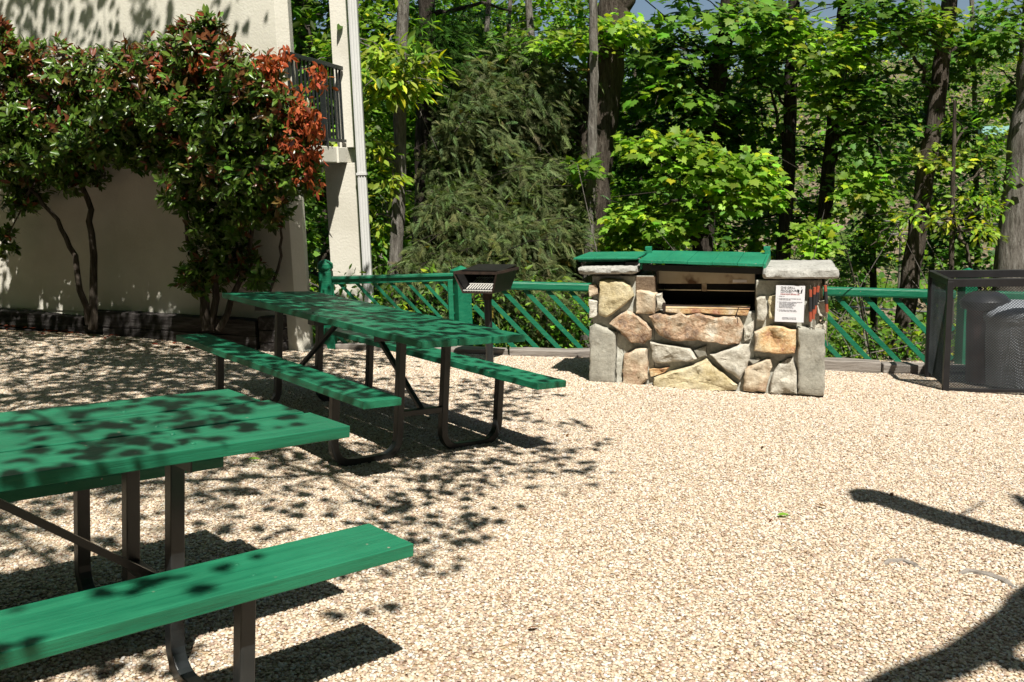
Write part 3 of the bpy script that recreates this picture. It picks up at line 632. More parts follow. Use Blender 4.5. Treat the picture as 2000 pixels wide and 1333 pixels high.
def mesh_panel(o,ux,W_,Hh,nrm):
    # diamond strands of expanded metal
    px,pz=.024,.0112; th=.0054; o=Vector(o); ux=Vector(ux); nz=Vector((0,0,1)); nrm=Vector(nrm); V=[];F=[]
    nx=int(W_/px); nzc=int(Hh/pz)
    for j in range(nzc):
        for i in range(nx):
            a=o+ux*(i*px+(px/2 if j%2 else 0))+nz*(j*pz)
            for sg in (-1,1):
                b=a+ux*(sg*px/2)+nz*pz; n=len(V)
                V += [a-nz*th/2-nrm*.0016,b-nz*th/2-nrm*.0016,b+nz*th/2+nrm*.0016,a+nz*th/2+nrm*.0016]; F.append((n,n+1,n+2,n+3))
    me=bpy.data.meshes.new('mesh_panel'); me.from_pydata([tuple(v) for v in V],[],F); me.materials.append(M_strand); ob=bpy.data.objects.new('mesh_panel',me); C.objects.link(ob); ob.parent=cage
mesh_panel((.02,0,.03),(1,0,0),CW-.04,CH-.09,(0,1,0)); mesh_panel((0,.02,.03),(0,1,0),CD-.04,CH-.09,(1,0,0))
def can(name,loc,r,h,mat,label,lidmat,lid_profile):
    c=empty(name,None,label,'trash can',None,cm@Matrix.Translation(loc)); n=48; mb=MB(); b=0
    prof=[(r*.86,0),(r*.87,.02),(r*.9,h*.3),(r*.95,h*.7),(r*.97,h*.93),(r*1.0,h*.94),(r*1.0,h*.985),(r*.97,h)]
    for k_,(q,z) in enumerate(prof):
        for k in range(n): a=2*math.pi*k/n; rib=(1+.03*math.cos(a*16)) if .02<z<h*.9 else 1; mb.v.append(Vector((q*rib*math.cos(a),q*rib*math.sin(a),z)))
    for i in range(len(prof)-1):
        for k in range(n): mb.f.append((i*n+k,i*n+(k+1)%n,(i+1)*n+(k+1)%n,(i+1)*n+k))
    mb.build('can_body',mat,c,smooth=True); MB().lathe((0,0,h),lid_profile,48).build('can_lid',lidmat,c,smooth=True); return c
M_can=simple('grey_plastic_can',(.26,.28,.31),.5,0,.12); M_lidb=simple('black_plastic_lid',(.018,.018,.02),.3,0,.2); M_brown=simple('brown_can',(.045,.018,.012),.6,0,.4)
rr_=.30
can('trash_can',(.60,.33,0),.30,.60,M_can,'grey ribbed round trash can inside the mesh cage',M_can,[(.305,-.03),(.312,0),(.30,.04),(.25,.085),(.15,.11),(.004,.115)])
can('trash_can',(.34,.40,0),.145,.70,M_brown,'narrow brown can with black domed lid in the cage corner',M_lidb,[(.19,-.05),(.20,-.02),(.20,.02),(.16,.065),(.09,.095),(.004,.10)])

# ------------------------------------------------------------------ leaves
def fan(outline, centre):
    v=[centre]+outline; n=len(outline); return np.array(v,float), np.array([(0,1+i,1+(i+1)%n) for i in range(n)])
half=[(0,.0),(.02,.10),(-.10,.30),(.10,.30),(.26,.52),(.36,.34),(.52,.46),(.56,.22),(.70,.20),(.74,.10)]
MAPLE=fan([(x,y,-.10*abs(y)-.12*x*x) for x,y in half]+[(1,0,-.16)]+[(x,-y,-.10*abs(y)-.12*x*x) for x,y in half[:0:-1]],(.3,0,.03))
OVAL=fan([(0,0,0),(.25,.15,.03),(.55,.19,.02),(.82,.10,-.04),(1,0,-.12),(.82,-.10,-.04),(.55,-.19,.02),(.25,-.15,.03)],(.5,0,-.03))
SIMPLE=fan([(0,0,0),(.15,.38,-.05),(.5,.25,0),(.6,.42,-.08),(1,0,-.1),(.6,-.42,-.08),(.5,-.25,0),(.15,-.38,-.05)],(.4,0,.03))
def frond():
    V=[];T=[]; rr=random.Random(3)
    for i in range(17):
        x=.04+i*.057
        for s in (-1,1):
            L=.34*(1-abs(i-5)/18)*rr.uniform(.75,1.1); a=R(rr.uniform(45,62)); n=len(V); w_=.0115; z=-.35*x*x
            dx,dy=math.cos(a)*L,math.sin(a)*L*s; V+=[(x-w_,0,z),(x+w_,0,z),(x+dx*.6+w_*1.3,dy*.6,z+.01-.03),(x+dx*.6-w_*1.3,dy*.6,z-.02),(x+dx,dy,z-.09)]; T+=[(n,n+1,n+2),(n,n+2,n+3),(n+3,n+2,n+4)]
    n=len(V); V+=[(0,.01,0),(0,-.01,0),(1.08,0,-.45),(.5,0,-.08)]; T+=[(n,n+1,n+3),(n+1,n+2,n+3)]
    return np.array(V,float),np.array(T)
FROND=frond()
def unit(a): return a/np.maximum(np.linalg.norm(a,axis=-1,keepdims=True),1e-9)
def leaf_mesh(name, parts, mat, parent=None):
    """parts: list of (P, tip dir, normal, size, colour, template)"""
    VV=[];TT=[];CC=[];off=0
    for P,T,Nn,S,Col,(tv,tt) in parts:
        if len(P)==0: continue
        T=unit(T); B=unit(np.cross(Nn,T)); Nn=np.cross(T,B)
        k=len(tv); v=P[:,None,:]+S[:,None,None]*(tv[None,:,0:1]*T[:,None,:]+tv[None,:,1:2]*B[:,None,:]+tv[None,:,2:3]*Nn[:,None,:])
        VV.append(v.reshape(-1,3)); n=len(P); TT.append((tt[None]+(np.arange(n)*k)[:,None,None]+off).reshape(-1,3)); CC.append(np.repeat(Col,len(tt),0)); off+=n*k
    V=np.concatenate(VV); T=np.concatenate(TT); Cc=np.concatenate(CC)
    me=bpy.data.meshes.new(name); me.vertices.add(len(V)); me.vertices.foreach_set('co',V.astype(np.float32).ravel())
    me.loops.add(len(T)*3); me.loops.foreach_set('vertex_index',T.astype(np.int32).ravel()); me.polygons.add(len(T)); me.polygons.foreach_set('loop_start',np.arange(0,len(T)*3,3,dtype=np.int32))
    me.update(calc_edges=True)
    at_=me.attributes.new('leaf_colour','FLOAT_COLOR','FACE'); at_.data.foreach_set('color',np.concatenate([Cc,np.ones((len(Cc),1))],1).astype(np.float32).ravel())
    me.materials.append(mat); o=bpy.data.objects.new(name,me); C.objects.link(o)
    if parent: o.parent=parent
    return o
SKn=np.array(SK)
def colours(n, base, var=.3, yel=.0):
    b=np.array(base)[None]*(1+var*RNG.normal(size=(n,1))*.6); b=b*(1+.10*RNG.normal(size=(n,3))); 
    if yel>0: k=(RNG.random(n)<yel)[:,None]; b=np.where(k,b*np.array([1.9,1.35,.7]),b)
    return np.clip(b,.003,.8)
def sprays(centres, outd, per, rad, size, base, tmpl, flat=.5, var=.3, yel=.1, droop=.25, thick=.3):
    """leaf sprays: flattish discs of leaves round each centre, tips pointing away from it"""
    n=len(centres); k=per; th=RNG.random((n,k))*2*np.pi; r=np.sqrt(RNG.random((n,k)))*rad
    up=unit(np.array([0,0,1.])+ .35*outd*np.array([1,1,0]) + flat*.6*RNG.normal(size=(n,3)))
    a=unit(np.cross(up,RNG.normal(size=(n,3)))); b=np.cross(up,a)
    D=np.cos(th)[...,None]*a[:,None]+np.sin(th)[...,None]*b[:,None]
    P=centres[:,None]+D*r[...,None]+up[:,None]*(RNG.normal(size=(n,k,1))*rad*thick)
    T=D+.5*outd[:,None]+RNG.normal(size=(n,k,3))*.35; T[...,2]-=droop
    Nn=up[:,None]+flat*RNG.normal(size=(n,k,3))+.85*SKn
    tone=np.repeat(1+.30*RNG.normal(size=(n,1)),k,1).reshape(-1,1)
    S=size*(.42+.85*RNG.random(n*k))
    return (P.reshape(-1,3),T.reshape(-1,3),Nn.reshape(-1,3),S,np.clip(colours(n*k,base,var,yel)*np.clip(tone,.5,1.6),.003,.8),tmpl)
def in_ell(n, c, r, shell=.45):
    d=unit(RNG.normal(size=(n,3))); q=RNG.random(n)**shell; return np.array(c)[None]+d*q[:,None]*np.array(r)[None], d
def blob(u,v,Y,ru,rv,rd): c=at(u,v,Y); return (np.array(c), (ru*Y/FPX, rd, rv*Y/FPX))
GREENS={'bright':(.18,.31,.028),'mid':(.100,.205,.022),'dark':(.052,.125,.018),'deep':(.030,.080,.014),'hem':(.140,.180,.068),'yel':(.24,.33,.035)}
def tree(name,label,path,bk,blobs,group=None,kind='maple',limbs=True,Y=None,cat='tree',mat=None,extra_limbs=()):
    """path: [(point, radius)], blobs: [(centre, radii, sprays, tone, leaf size)]"""
    base=Vector(path[0][0]); root=empty(name,base,label,cat,group)
    pts=[Vector(p)-base for p,_ in path]; rad=[r for _,r in path]
    sm=[];sr=[]
    for i in range(len(pts)-1):
        for k in range(6): f=k/6; sm.append(pts[i].lerp(pts[i+1],f)+Vector((random.uniform(-1,1),random.uniform(-1,1),0))*rad[i]*.10); sr.append((rad[i]*(1-f)+rad[i+1]*f)*random.uniform(.94,1.06))
    sm.append(pts[-1]); sr.append(rad[-1]); mb=MB(); mb.tube(sm,sr,12)
    parts=[]
    def limb(a,b,r0,r1,n=6):
        a=Vector(a);b=Vector(b); L=(b-a).length; q=[a.lerp(b,i/n)+Vector((random.uniform(-1,1),random.uniform(-1,1),random.uniform(-.6,1)))*L*.04*(0<i<n)+Vector((0,0,1))*L*.08*math.sin(math.pi*i/n) for i in range(n+1)]
        mb.tube(q,[r0+(r1-r0)*i/n for i in range(n+1)],6); return q
    for (a,b,r0,r1) in extra_limbs: limb(Vector(a)-base,Vector(b)-base,r0,r1,8)
    for c,r,n,tone,ls in blobs:
        cl=Vector(c)-base
        if limbs:
            j=min(range(len(sm)),key=lambda i:(sm[i]+Vector((0,0,.5*abs(sm[i].x-cl.x)))-cl).length); q=limb(sm[j],cl,max(.012,min(.05,sr[j]*.3)),.010)
            for _ in range(max(3,int(n/7))):
                s=q[random.randint(2,6)]; e_=cl+Vector([random.gauss(0,.65)*x for x in r]); limb(s,e_,.009,.003,4)
        P,d=in_ell(n,np.array(cl),r); outd=unit(d*.6+unit(P-np.array([0,0,cl.z]))*np.array([1,1,0])*.7)
        if kind=='hemlock':
            od=unit(np.array([1,-.25,-.15])*np.sign(cl.x+.001)*.0+outd+.6*unit(np.array([[cl.x,cl.y,0]]))); T=od+.35*RNG.normal(size=(n,3)); T[:,2]-=.25; Nn=np.array([0,0,1.])+.5*RNG.normal(size=(n,3))+.8*SKn
            K_=8; P=(P[:,None]+unit(T)[:,None]*(np.arange(K_)[None,:,None]-3.5)*ls*.13+RNG.normal(size=(n,K_,3))*ls*.14).reshape(-1,3); T=(T[:,None]+.55*RNG.normal(size=(n,K_,3))).reshape(-1,3); Nn=(Nn[:,None]+.5*RNG.normal(size=(n,K_,3))).reshape(-1,3); n2=n*K_
            parts.append((P,T,Nn,ls*.40*(.5+.8*RNG.random(n2)),np.clip(colours(n2,GREENS[tone],.35,.015),.003,.8),FROND))
        elif kind=='oval': parts.append(sprays(P,outd,9,.10,ls,GREENS[tone],OVAL,.7,.25,.2,.45,.5))
        elif kind=='bigleaf': parts.append(sprays(P,outd,12,.7,ls,GREENS[tone],SIMPLE,.9,.3,.1))
        elif kind=='simple': parts.append(sprays(P,outd,14,.28,ls,GREENS[tone],SIMPLE,.6,.3,.12))
        else: parts.append(sprays(P,outd,13,.19,ls,GREENS[tone],MAPLE,.38,.3,.12,.2,.14))
    mb.build('trunk',bk,root,smooth=True); o=leaf_mesh('crown',parts,mat or (L_needle if kind=='hemlock' else L_soft),root)
    return root
def vpath(uv,Y,r,z_base,Ybase=None,top=None):
    """trunk through pixel points at depth Y, continued down to the slope"""
    P=[at(u,v,Y) for u,v in uv]; P.sort(key=lambda p:p.z); lo=P[0].copy(); d=(P[1]-P[0]).normalized() if len(P)>1 else Vector((0,0,1)); zt=TER(lo.x,lo.y)-.2
    if lo.z>zt: P.insert(0,lo+d*((zt-lo.z)/max(d.z,.5)))
    hi=P[-1]; d=(P[-1]-P[-2]).normalized(); zt=top or 9; P.append(hi+d*((zt-hi.z)/max(d.z,.5)) if zt>hi.z else hi+Vector((0,0,.5)))
    n=len(P); L=P[-1].z-P[0].z; return [(p,(r*(1.22-.75*max(0,(p.z-P[0].z)/L)) if i else r*1.5)) for i,p in enumerate(P)]
B=lambda u,v,Y,ru,rv,rd,n,tone,ls=.10:(*blob(u,v,Y,ru,rv,rd),n,tone,ls)
def top_blob(u,Y,z,rx,ry,rz,n,tone,ls=.13): x=(u-1000)/FPX*Y; return (np.array([x,Y,z]),(rx,ry,rz),n,tone,ls)
wood='trees of the wood beyond the fence'
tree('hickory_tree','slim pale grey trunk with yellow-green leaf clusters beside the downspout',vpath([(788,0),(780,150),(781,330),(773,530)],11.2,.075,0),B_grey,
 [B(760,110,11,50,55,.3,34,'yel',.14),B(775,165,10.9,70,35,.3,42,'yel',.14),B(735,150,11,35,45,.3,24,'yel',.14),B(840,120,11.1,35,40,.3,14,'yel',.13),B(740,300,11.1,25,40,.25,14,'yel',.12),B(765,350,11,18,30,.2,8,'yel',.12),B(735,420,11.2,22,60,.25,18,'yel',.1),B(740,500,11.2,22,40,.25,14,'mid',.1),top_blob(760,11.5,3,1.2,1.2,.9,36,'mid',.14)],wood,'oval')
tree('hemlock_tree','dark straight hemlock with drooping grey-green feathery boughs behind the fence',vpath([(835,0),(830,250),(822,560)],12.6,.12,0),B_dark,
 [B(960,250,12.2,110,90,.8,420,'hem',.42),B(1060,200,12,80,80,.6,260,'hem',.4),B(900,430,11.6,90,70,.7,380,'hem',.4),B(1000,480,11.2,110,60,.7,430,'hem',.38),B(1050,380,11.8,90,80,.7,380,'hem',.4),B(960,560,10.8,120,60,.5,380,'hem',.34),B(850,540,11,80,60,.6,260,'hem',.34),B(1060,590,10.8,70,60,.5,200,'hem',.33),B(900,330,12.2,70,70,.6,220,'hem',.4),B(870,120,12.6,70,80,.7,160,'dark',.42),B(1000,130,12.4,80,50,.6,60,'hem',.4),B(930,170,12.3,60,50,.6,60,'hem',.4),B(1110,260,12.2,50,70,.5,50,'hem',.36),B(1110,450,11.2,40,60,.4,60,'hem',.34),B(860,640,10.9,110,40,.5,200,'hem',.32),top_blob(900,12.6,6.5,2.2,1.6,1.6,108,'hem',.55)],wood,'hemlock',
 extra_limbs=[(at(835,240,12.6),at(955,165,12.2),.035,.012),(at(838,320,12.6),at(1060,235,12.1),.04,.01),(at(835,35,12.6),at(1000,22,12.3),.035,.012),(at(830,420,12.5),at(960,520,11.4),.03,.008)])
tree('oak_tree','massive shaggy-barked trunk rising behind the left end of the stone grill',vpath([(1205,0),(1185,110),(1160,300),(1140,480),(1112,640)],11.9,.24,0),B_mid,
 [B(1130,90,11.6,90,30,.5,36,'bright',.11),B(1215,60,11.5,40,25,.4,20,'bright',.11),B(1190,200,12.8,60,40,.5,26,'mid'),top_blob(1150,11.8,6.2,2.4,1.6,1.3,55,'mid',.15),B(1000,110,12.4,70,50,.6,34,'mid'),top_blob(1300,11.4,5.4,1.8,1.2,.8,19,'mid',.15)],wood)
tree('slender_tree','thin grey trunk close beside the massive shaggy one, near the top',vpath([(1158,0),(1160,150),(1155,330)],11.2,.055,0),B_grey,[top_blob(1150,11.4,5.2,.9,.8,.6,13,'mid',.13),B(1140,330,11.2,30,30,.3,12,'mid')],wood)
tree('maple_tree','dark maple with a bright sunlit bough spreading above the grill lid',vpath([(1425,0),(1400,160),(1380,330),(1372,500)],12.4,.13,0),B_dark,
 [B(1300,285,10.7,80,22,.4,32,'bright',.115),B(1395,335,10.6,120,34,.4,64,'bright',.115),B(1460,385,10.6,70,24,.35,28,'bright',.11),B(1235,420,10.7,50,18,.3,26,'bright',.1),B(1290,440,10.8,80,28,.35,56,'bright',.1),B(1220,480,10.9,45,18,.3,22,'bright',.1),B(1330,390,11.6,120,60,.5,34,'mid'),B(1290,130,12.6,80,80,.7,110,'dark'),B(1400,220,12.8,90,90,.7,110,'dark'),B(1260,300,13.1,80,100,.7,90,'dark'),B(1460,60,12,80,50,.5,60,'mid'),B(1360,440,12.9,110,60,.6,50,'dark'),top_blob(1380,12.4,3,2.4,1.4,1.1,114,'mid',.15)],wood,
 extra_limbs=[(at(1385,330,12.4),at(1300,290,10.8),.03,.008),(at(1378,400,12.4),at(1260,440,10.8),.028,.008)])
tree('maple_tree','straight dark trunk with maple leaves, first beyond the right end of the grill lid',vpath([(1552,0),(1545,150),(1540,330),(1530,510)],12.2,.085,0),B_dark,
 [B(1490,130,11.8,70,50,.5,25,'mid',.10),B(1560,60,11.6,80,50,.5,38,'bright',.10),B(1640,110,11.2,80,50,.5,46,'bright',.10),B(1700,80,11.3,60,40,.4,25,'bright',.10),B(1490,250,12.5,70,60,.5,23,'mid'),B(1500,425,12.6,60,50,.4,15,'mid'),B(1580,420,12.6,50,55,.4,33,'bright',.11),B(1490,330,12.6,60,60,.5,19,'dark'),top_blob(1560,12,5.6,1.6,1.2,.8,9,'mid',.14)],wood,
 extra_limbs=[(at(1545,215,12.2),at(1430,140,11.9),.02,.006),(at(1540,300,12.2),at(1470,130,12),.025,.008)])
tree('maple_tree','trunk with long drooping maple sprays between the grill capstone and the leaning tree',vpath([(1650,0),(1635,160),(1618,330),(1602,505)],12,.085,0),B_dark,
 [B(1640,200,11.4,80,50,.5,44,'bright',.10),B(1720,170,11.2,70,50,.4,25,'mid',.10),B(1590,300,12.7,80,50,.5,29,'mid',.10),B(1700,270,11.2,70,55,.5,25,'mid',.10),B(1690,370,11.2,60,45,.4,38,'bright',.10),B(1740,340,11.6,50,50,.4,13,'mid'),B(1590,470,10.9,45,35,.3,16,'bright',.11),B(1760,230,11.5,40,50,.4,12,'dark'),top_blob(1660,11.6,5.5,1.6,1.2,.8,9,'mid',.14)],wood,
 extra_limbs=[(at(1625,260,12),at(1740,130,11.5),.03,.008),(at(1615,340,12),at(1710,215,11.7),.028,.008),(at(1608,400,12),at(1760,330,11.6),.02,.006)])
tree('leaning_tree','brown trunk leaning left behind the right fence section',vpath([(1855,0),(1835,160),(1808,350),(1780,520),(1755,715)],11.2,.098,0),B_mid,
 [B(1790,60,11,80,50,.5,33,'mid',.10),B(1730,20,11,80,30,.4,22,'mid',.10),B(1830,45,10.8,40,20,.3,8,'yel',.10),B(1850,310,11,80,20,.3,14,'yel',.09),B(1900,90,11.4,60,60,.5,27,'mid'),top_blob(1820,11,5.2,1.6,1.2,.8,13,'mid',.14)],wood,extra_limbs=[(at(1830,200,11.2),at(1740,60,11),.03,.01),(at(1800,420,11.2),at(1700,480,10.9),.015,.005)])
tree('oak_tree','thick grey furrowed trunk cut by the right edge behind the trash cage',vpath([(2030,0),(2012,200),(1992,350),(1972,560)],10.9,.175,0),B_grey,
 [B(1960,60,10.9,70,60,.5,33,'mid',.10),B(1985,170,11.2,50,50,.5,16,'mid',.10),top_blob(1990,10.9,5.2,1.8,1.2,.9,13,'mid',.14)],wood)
tree('dogwood_tree','thin twin stemmed sapling with pale tiered leaves above the trash cage',vpath([(1862,330),(1860,430),(1858,520)],10.6,.035,0,top=2.2),B_mid,
 [B(1840,430,10.5,70,14,.3,16,'yel',.085),B(1900,450,10.4,60,16,.3,16,'yel',.085),B(1870,390,10.6,60,16,.3,12,'bright',.085),B(1780,420,10.6,50,14,.3,9,'bright',.085),B(1930,400,10.6,50,16,.3,11,'bright',.085),B(1890,250,11,70,60,.4,22,'mid',.09),B(1940,330,10.9,40,50,.4,14,'mid',.09)],wood,'oval',extra_limbs=[(at(1860,430,10.6),at(1895,520,10.5),.018,.02),(at(1895,520,10.5),at(1900,680,10.5),.02,.024)])
tree('slender_tree','pale thin leaning trunk glimpsed between the hemlock boughs',vpath([(945,150),(940,230),(930,320)],13.5,.05,0,top=6),B_grey,[B(950,80,13.4,60,50,.5,22,'mid',.10),B(905,160,13.6,50,60,.5,18,'bright',.10),B(960,160,13.8,60,60,.5,19,'mid',.10),B(920,270,13.8,40,40,.4,11,'bright',.1)],wood)
for u,Y,lb in ((1700,13.6,'slim tree between the two maples and the leaning trunk, farther back'),(1812,14.4,'slim tree seen just left of the leaning trunk, farther back'),(1905,13.8,'slim leafy tree right of the leaning trunk'),(1470,14.2,'slim tree above the right end of the grill lid'),(985,14.6,'slim tree half hidden by the hemlock boughs'),(700,13.2,'slim tree beside the top of the downspout')):
    d_=random.uniform(-12,12)
    tree('slender_tree',lb,vpath([(u+d_,0),(u,250),(u-d_*.6,480)],Y,.045,0,top=6),random.choice([B_grey,B_mid]),
     [B(u+random.uniform(-45,45),v_,Y-.1,55,38,.6,24,random.choice(['mid','bright','mid','dark']),.095) for v_ in range(40,540,52)]+[top_blob(u,Y,5.6,1,.9,.7,9,'mid',.12)],wood)
# deeper trees: copies of three kinds
def deep_tree(k):
    rr=random.Random(50+k); h=9; base=Vector((0,0,0)); path=[(base,.17),(Vector((.1,0,3)),.12),(Vector((.1+rr.uniform(-.3,.3),.1,6)),.09),(Vector((.2,0,h)),.05)]
    bl=[(np.array([rr.uniform(-1.2,1.2),rr.uniform(-1.2,.6),z]),(1.3,1.1,.75),int(60),['mid','mid','bright'][k],.135) for z in np.arange(1.2,8.2,.75)]
    return tree('forest_tree','x',path,[B_dark,B_mid,B_grey][k],bl,'deep trees filling the shady wood behind','simple')
protos=[deep_tree(k) for k in range(3)]
dl=['dark leafy tree standing deep in the wood, ','dark-crowned brown tree deep in the wood, ','grey-barked leafy tree deep in the wood, ']
spots=[(720,17,0,'just right of the white downspout'),(640,15,1,'seen under the balcony rail'),(790,21,2,'behind the slim pale hickory'),(870,18,0,'behind the hemlock trunk'),(960,20,1,'behind the upper hemlock boughs'),(1040,17,2,'right of the hemlock'),(1110,22,0,'left of the massive shaggy trunk'),(1190,18,1,'directly behind the massive shaggy trunk'),(1260,16,1,'above the left part of the green lid'),(1330,20,0,'above the middle of the green lid'),(760,27,1,'farthest one beside the downspout'),(900,27,0,'farthest one behind the hemlock'),(1010,29,2,'farthest one left of the shaggy trunk'),(1130,28,1,'farthest one behind the shaggy trunk'),(1240,27,0,'farthest one above the left capstone'),(1350,31,2,'farthest one above the green lid'),(1690,30,0,'low between the two right-hand maple trunks'),(1940,22,0,'low behind the dogwood sapling'),(660,22,0,'farthest one under the balcony')]
used=set()
for i,(u,Y,k,wh) in enumerate(spots):
    x=(u-1000)/FPX*Y; src=protos[k]
    if k not in used: o=src; used.add(k)
    else:
        o=src.copy(); C.objects.link(o)
        for ch in src.children: c=ch.copy(); C.objects.link(c); c.parent=o
    o['label']=dl[k]+wh; sc1=random.uniform(.9,1.15)
    if u>1480: sc1*=.55
    elif u>1240: sc1*=.72
    o.location=(x,Y,TER(x,Y)-.2); o.rotation_euler=(0,0,random.uniform(0,6.28)); o.scale=(sc1,sc1,sc1)
# unseen trees added round the yard and behind the viewer to block skylight
def sky_blocker_tree():
    path=[(Vector((0,0,0)),.3),(Vector((.1,0,5)),.24),(Vector((0,.2,10)),.15),(Vector((.2,0,14)),.05)]
    bl=[(np.array([random.uniform(-1,1),random.uniform(-1,1),z]),(3.2-.12*z,3.2-.12*z,1.0),95,'mid',.34) for z in np.arange(1.2,14.2,1.15)]
    return tree('sky_blocker_tree','x',path,B_dark,bl,'unseen trees added round the yard','bigleaf',limbs=False)
rl_=[(-2,-8.5,'behind the middle of the yard'),(-7,-7,'behind the yard on the left'),(3.5,-8.5,'behind the yard, right of the middle'),(8.5,-6,'behind the yard at its right corner'),(11,-1,'right of the yard, next to the rear corner'),(11.5,4,'right of the yard, level with the tables'),(12,9.5,'right of the yard beyond the trash enclosure'),(-11,-3,'left of the yard, rear corner'),(-12,3,'far left beside the building'),(-12,8,'far left where the building wall begins'),(6,-13,'farthest behind on the right'),(-4.5,-13,'farthest behind on the left')]
for i,(x,y,wh) in enumerate(rl_):
    if i==0: src=o=sky_blocker_tree()
    else:
        o=src.copy(); C.objects.link(o)
        for ch in src.children: c=ch.copy(); C.objects.link(c); c.parent=o
    o['label']='unseen tall tree added to block skylight, standing '+wh; o.location=(x,y,G(max(min(x,9),-9),y)-.3); o.rotation_euler=(0,0,i*1.1)
# undergrowth on the slope behind the fence and distant woods on the hill
def scatter_ground(n,xr,yr,hh,per,rad,size,tones,tmpl,name,label,cat,mat):
    parts=[]
    for tone,fr in tones:
        m=int(n*fr); X=RNG.uniform(*xr,m); Yy=yr[0]+(yr[1]-yr[0])*RNG.random(m)**1.4; keep=np.array([y>fence_y(min(x,7))+.25 for x,y in zip(X,Yy)]); X=X[keep];Yy=Yy[keep]
        Z=np.array([TER(x,y) for x,y in zip(X,Yy)])+hh[0]+(hh[1]-hh[0])*RNG.random(len(X))**1.3
        P=np.stack([X,Yy,Z],1); od=unit(RNG.normal(size=P.shape)*np.array([1,1,.3]))
        parts.append(sprays(P,od,per,rad,size,GREENS[tone],tmpl,.7,.35,.15))
    return tag(leaf_mesh(name,parts,mat),label,cat,kind='stuff')
scatter_ground(2600,(-3.2,7.5),(9.9,14),(0.,.95),12,.16,.085,[('mid',.5),('bright',.25),('dark',.25)],OVAL,'undergrowth','tangled green undergrowth behind the fence','undergrowth',L_soft)
scatter_ground(1700,(-7,14),(13,24),(0.,1.5),12,.3,.11,[('mid',.5),('yel',.2),('dark',.3)],SIMPLE,'brush','leafy brush on the slope below the trees','brush',L_soft)
scatter_ground(9000,(-40,80),(24,150),(0,2.6),14,1.1,.34,[('mid',.5),('yel',.2),('dark',.3)],SIMPLE,'distant_woods','distant wooded hillside seen through the trunks','woods',L_soft)
tw=MB(); rr=random.Random(5)
for i in range(620):
    x=rr.uniform(-2.5,6.5) if i<160 else rr.uniform(2.5,9.5); y=rr.uniform(10.1,15.5 if i<300 else 24); z=TER(x,y)+rr.uniform(0,.6); d=Vector((rr.gauss(0,.8),rr.gauss(0,.4),rr.gauss(.5,.5))).normalized()*rr.uniform(.5,2.2)
    tw.tube([(x,y,z),Vector((x,y,z))+d*.5+Vector((rr.gauss(0,.05),0,rr.gauss(0,.05))),Vector((x,y,z))+d],[.011,.007,.003],5)
tag(tw.build('bare_twigs',B_grey),'bare grey twigs tangled in the undergrowth','twigs',kind='stuff')
# pipe rails and a far cabin seen through the trees at right
rl=empty('pipe_handrail',at(1800,450,16),'pale metal pipe handrail seen through the trees at right','handrail'); bpy.context.view_layer.update()
for (a,b) in (((1690,431),(1990,440)),((1700,457),(1960,462)),((1660,600),(1850,612))):
    p,q=at(*a,16),at(*b,16.5); bw(MB().tube([p,q],.015,8),'rail',M_steel2,rl,smooth=True)
for u in (1760,1960): p=at(u,434,16.2); bw(MB().tube([p,Vector((p.x,p.y,TER(p.x,p.y)-.1))],.022,8),'upright',M_steel2,rl,smooth=True)
cb0=at(1958,258,75); cabin=empty('cabin',(cb0.x,cb0.y,cb0.z-1.5),'small far cabin with pale green roof on the hillside','cabin')
MB().abox(-1.2,1.5,0,2,-4,1.3).build('wall',M_edge,cabin); rf=MB(); rf.prism([(-1.5,-.3,1.3),(-1.5,1,2.0),(-1.5,2.3,1.3)],(3.3,0,0)); rf.build('roof',simple('pale_green_roof',(.16,.30,.27),.6,0,.1,2),cabin); MB().abox(-.5,0,-.02,-.005,.3,.9).build('window',M_black,cabin)

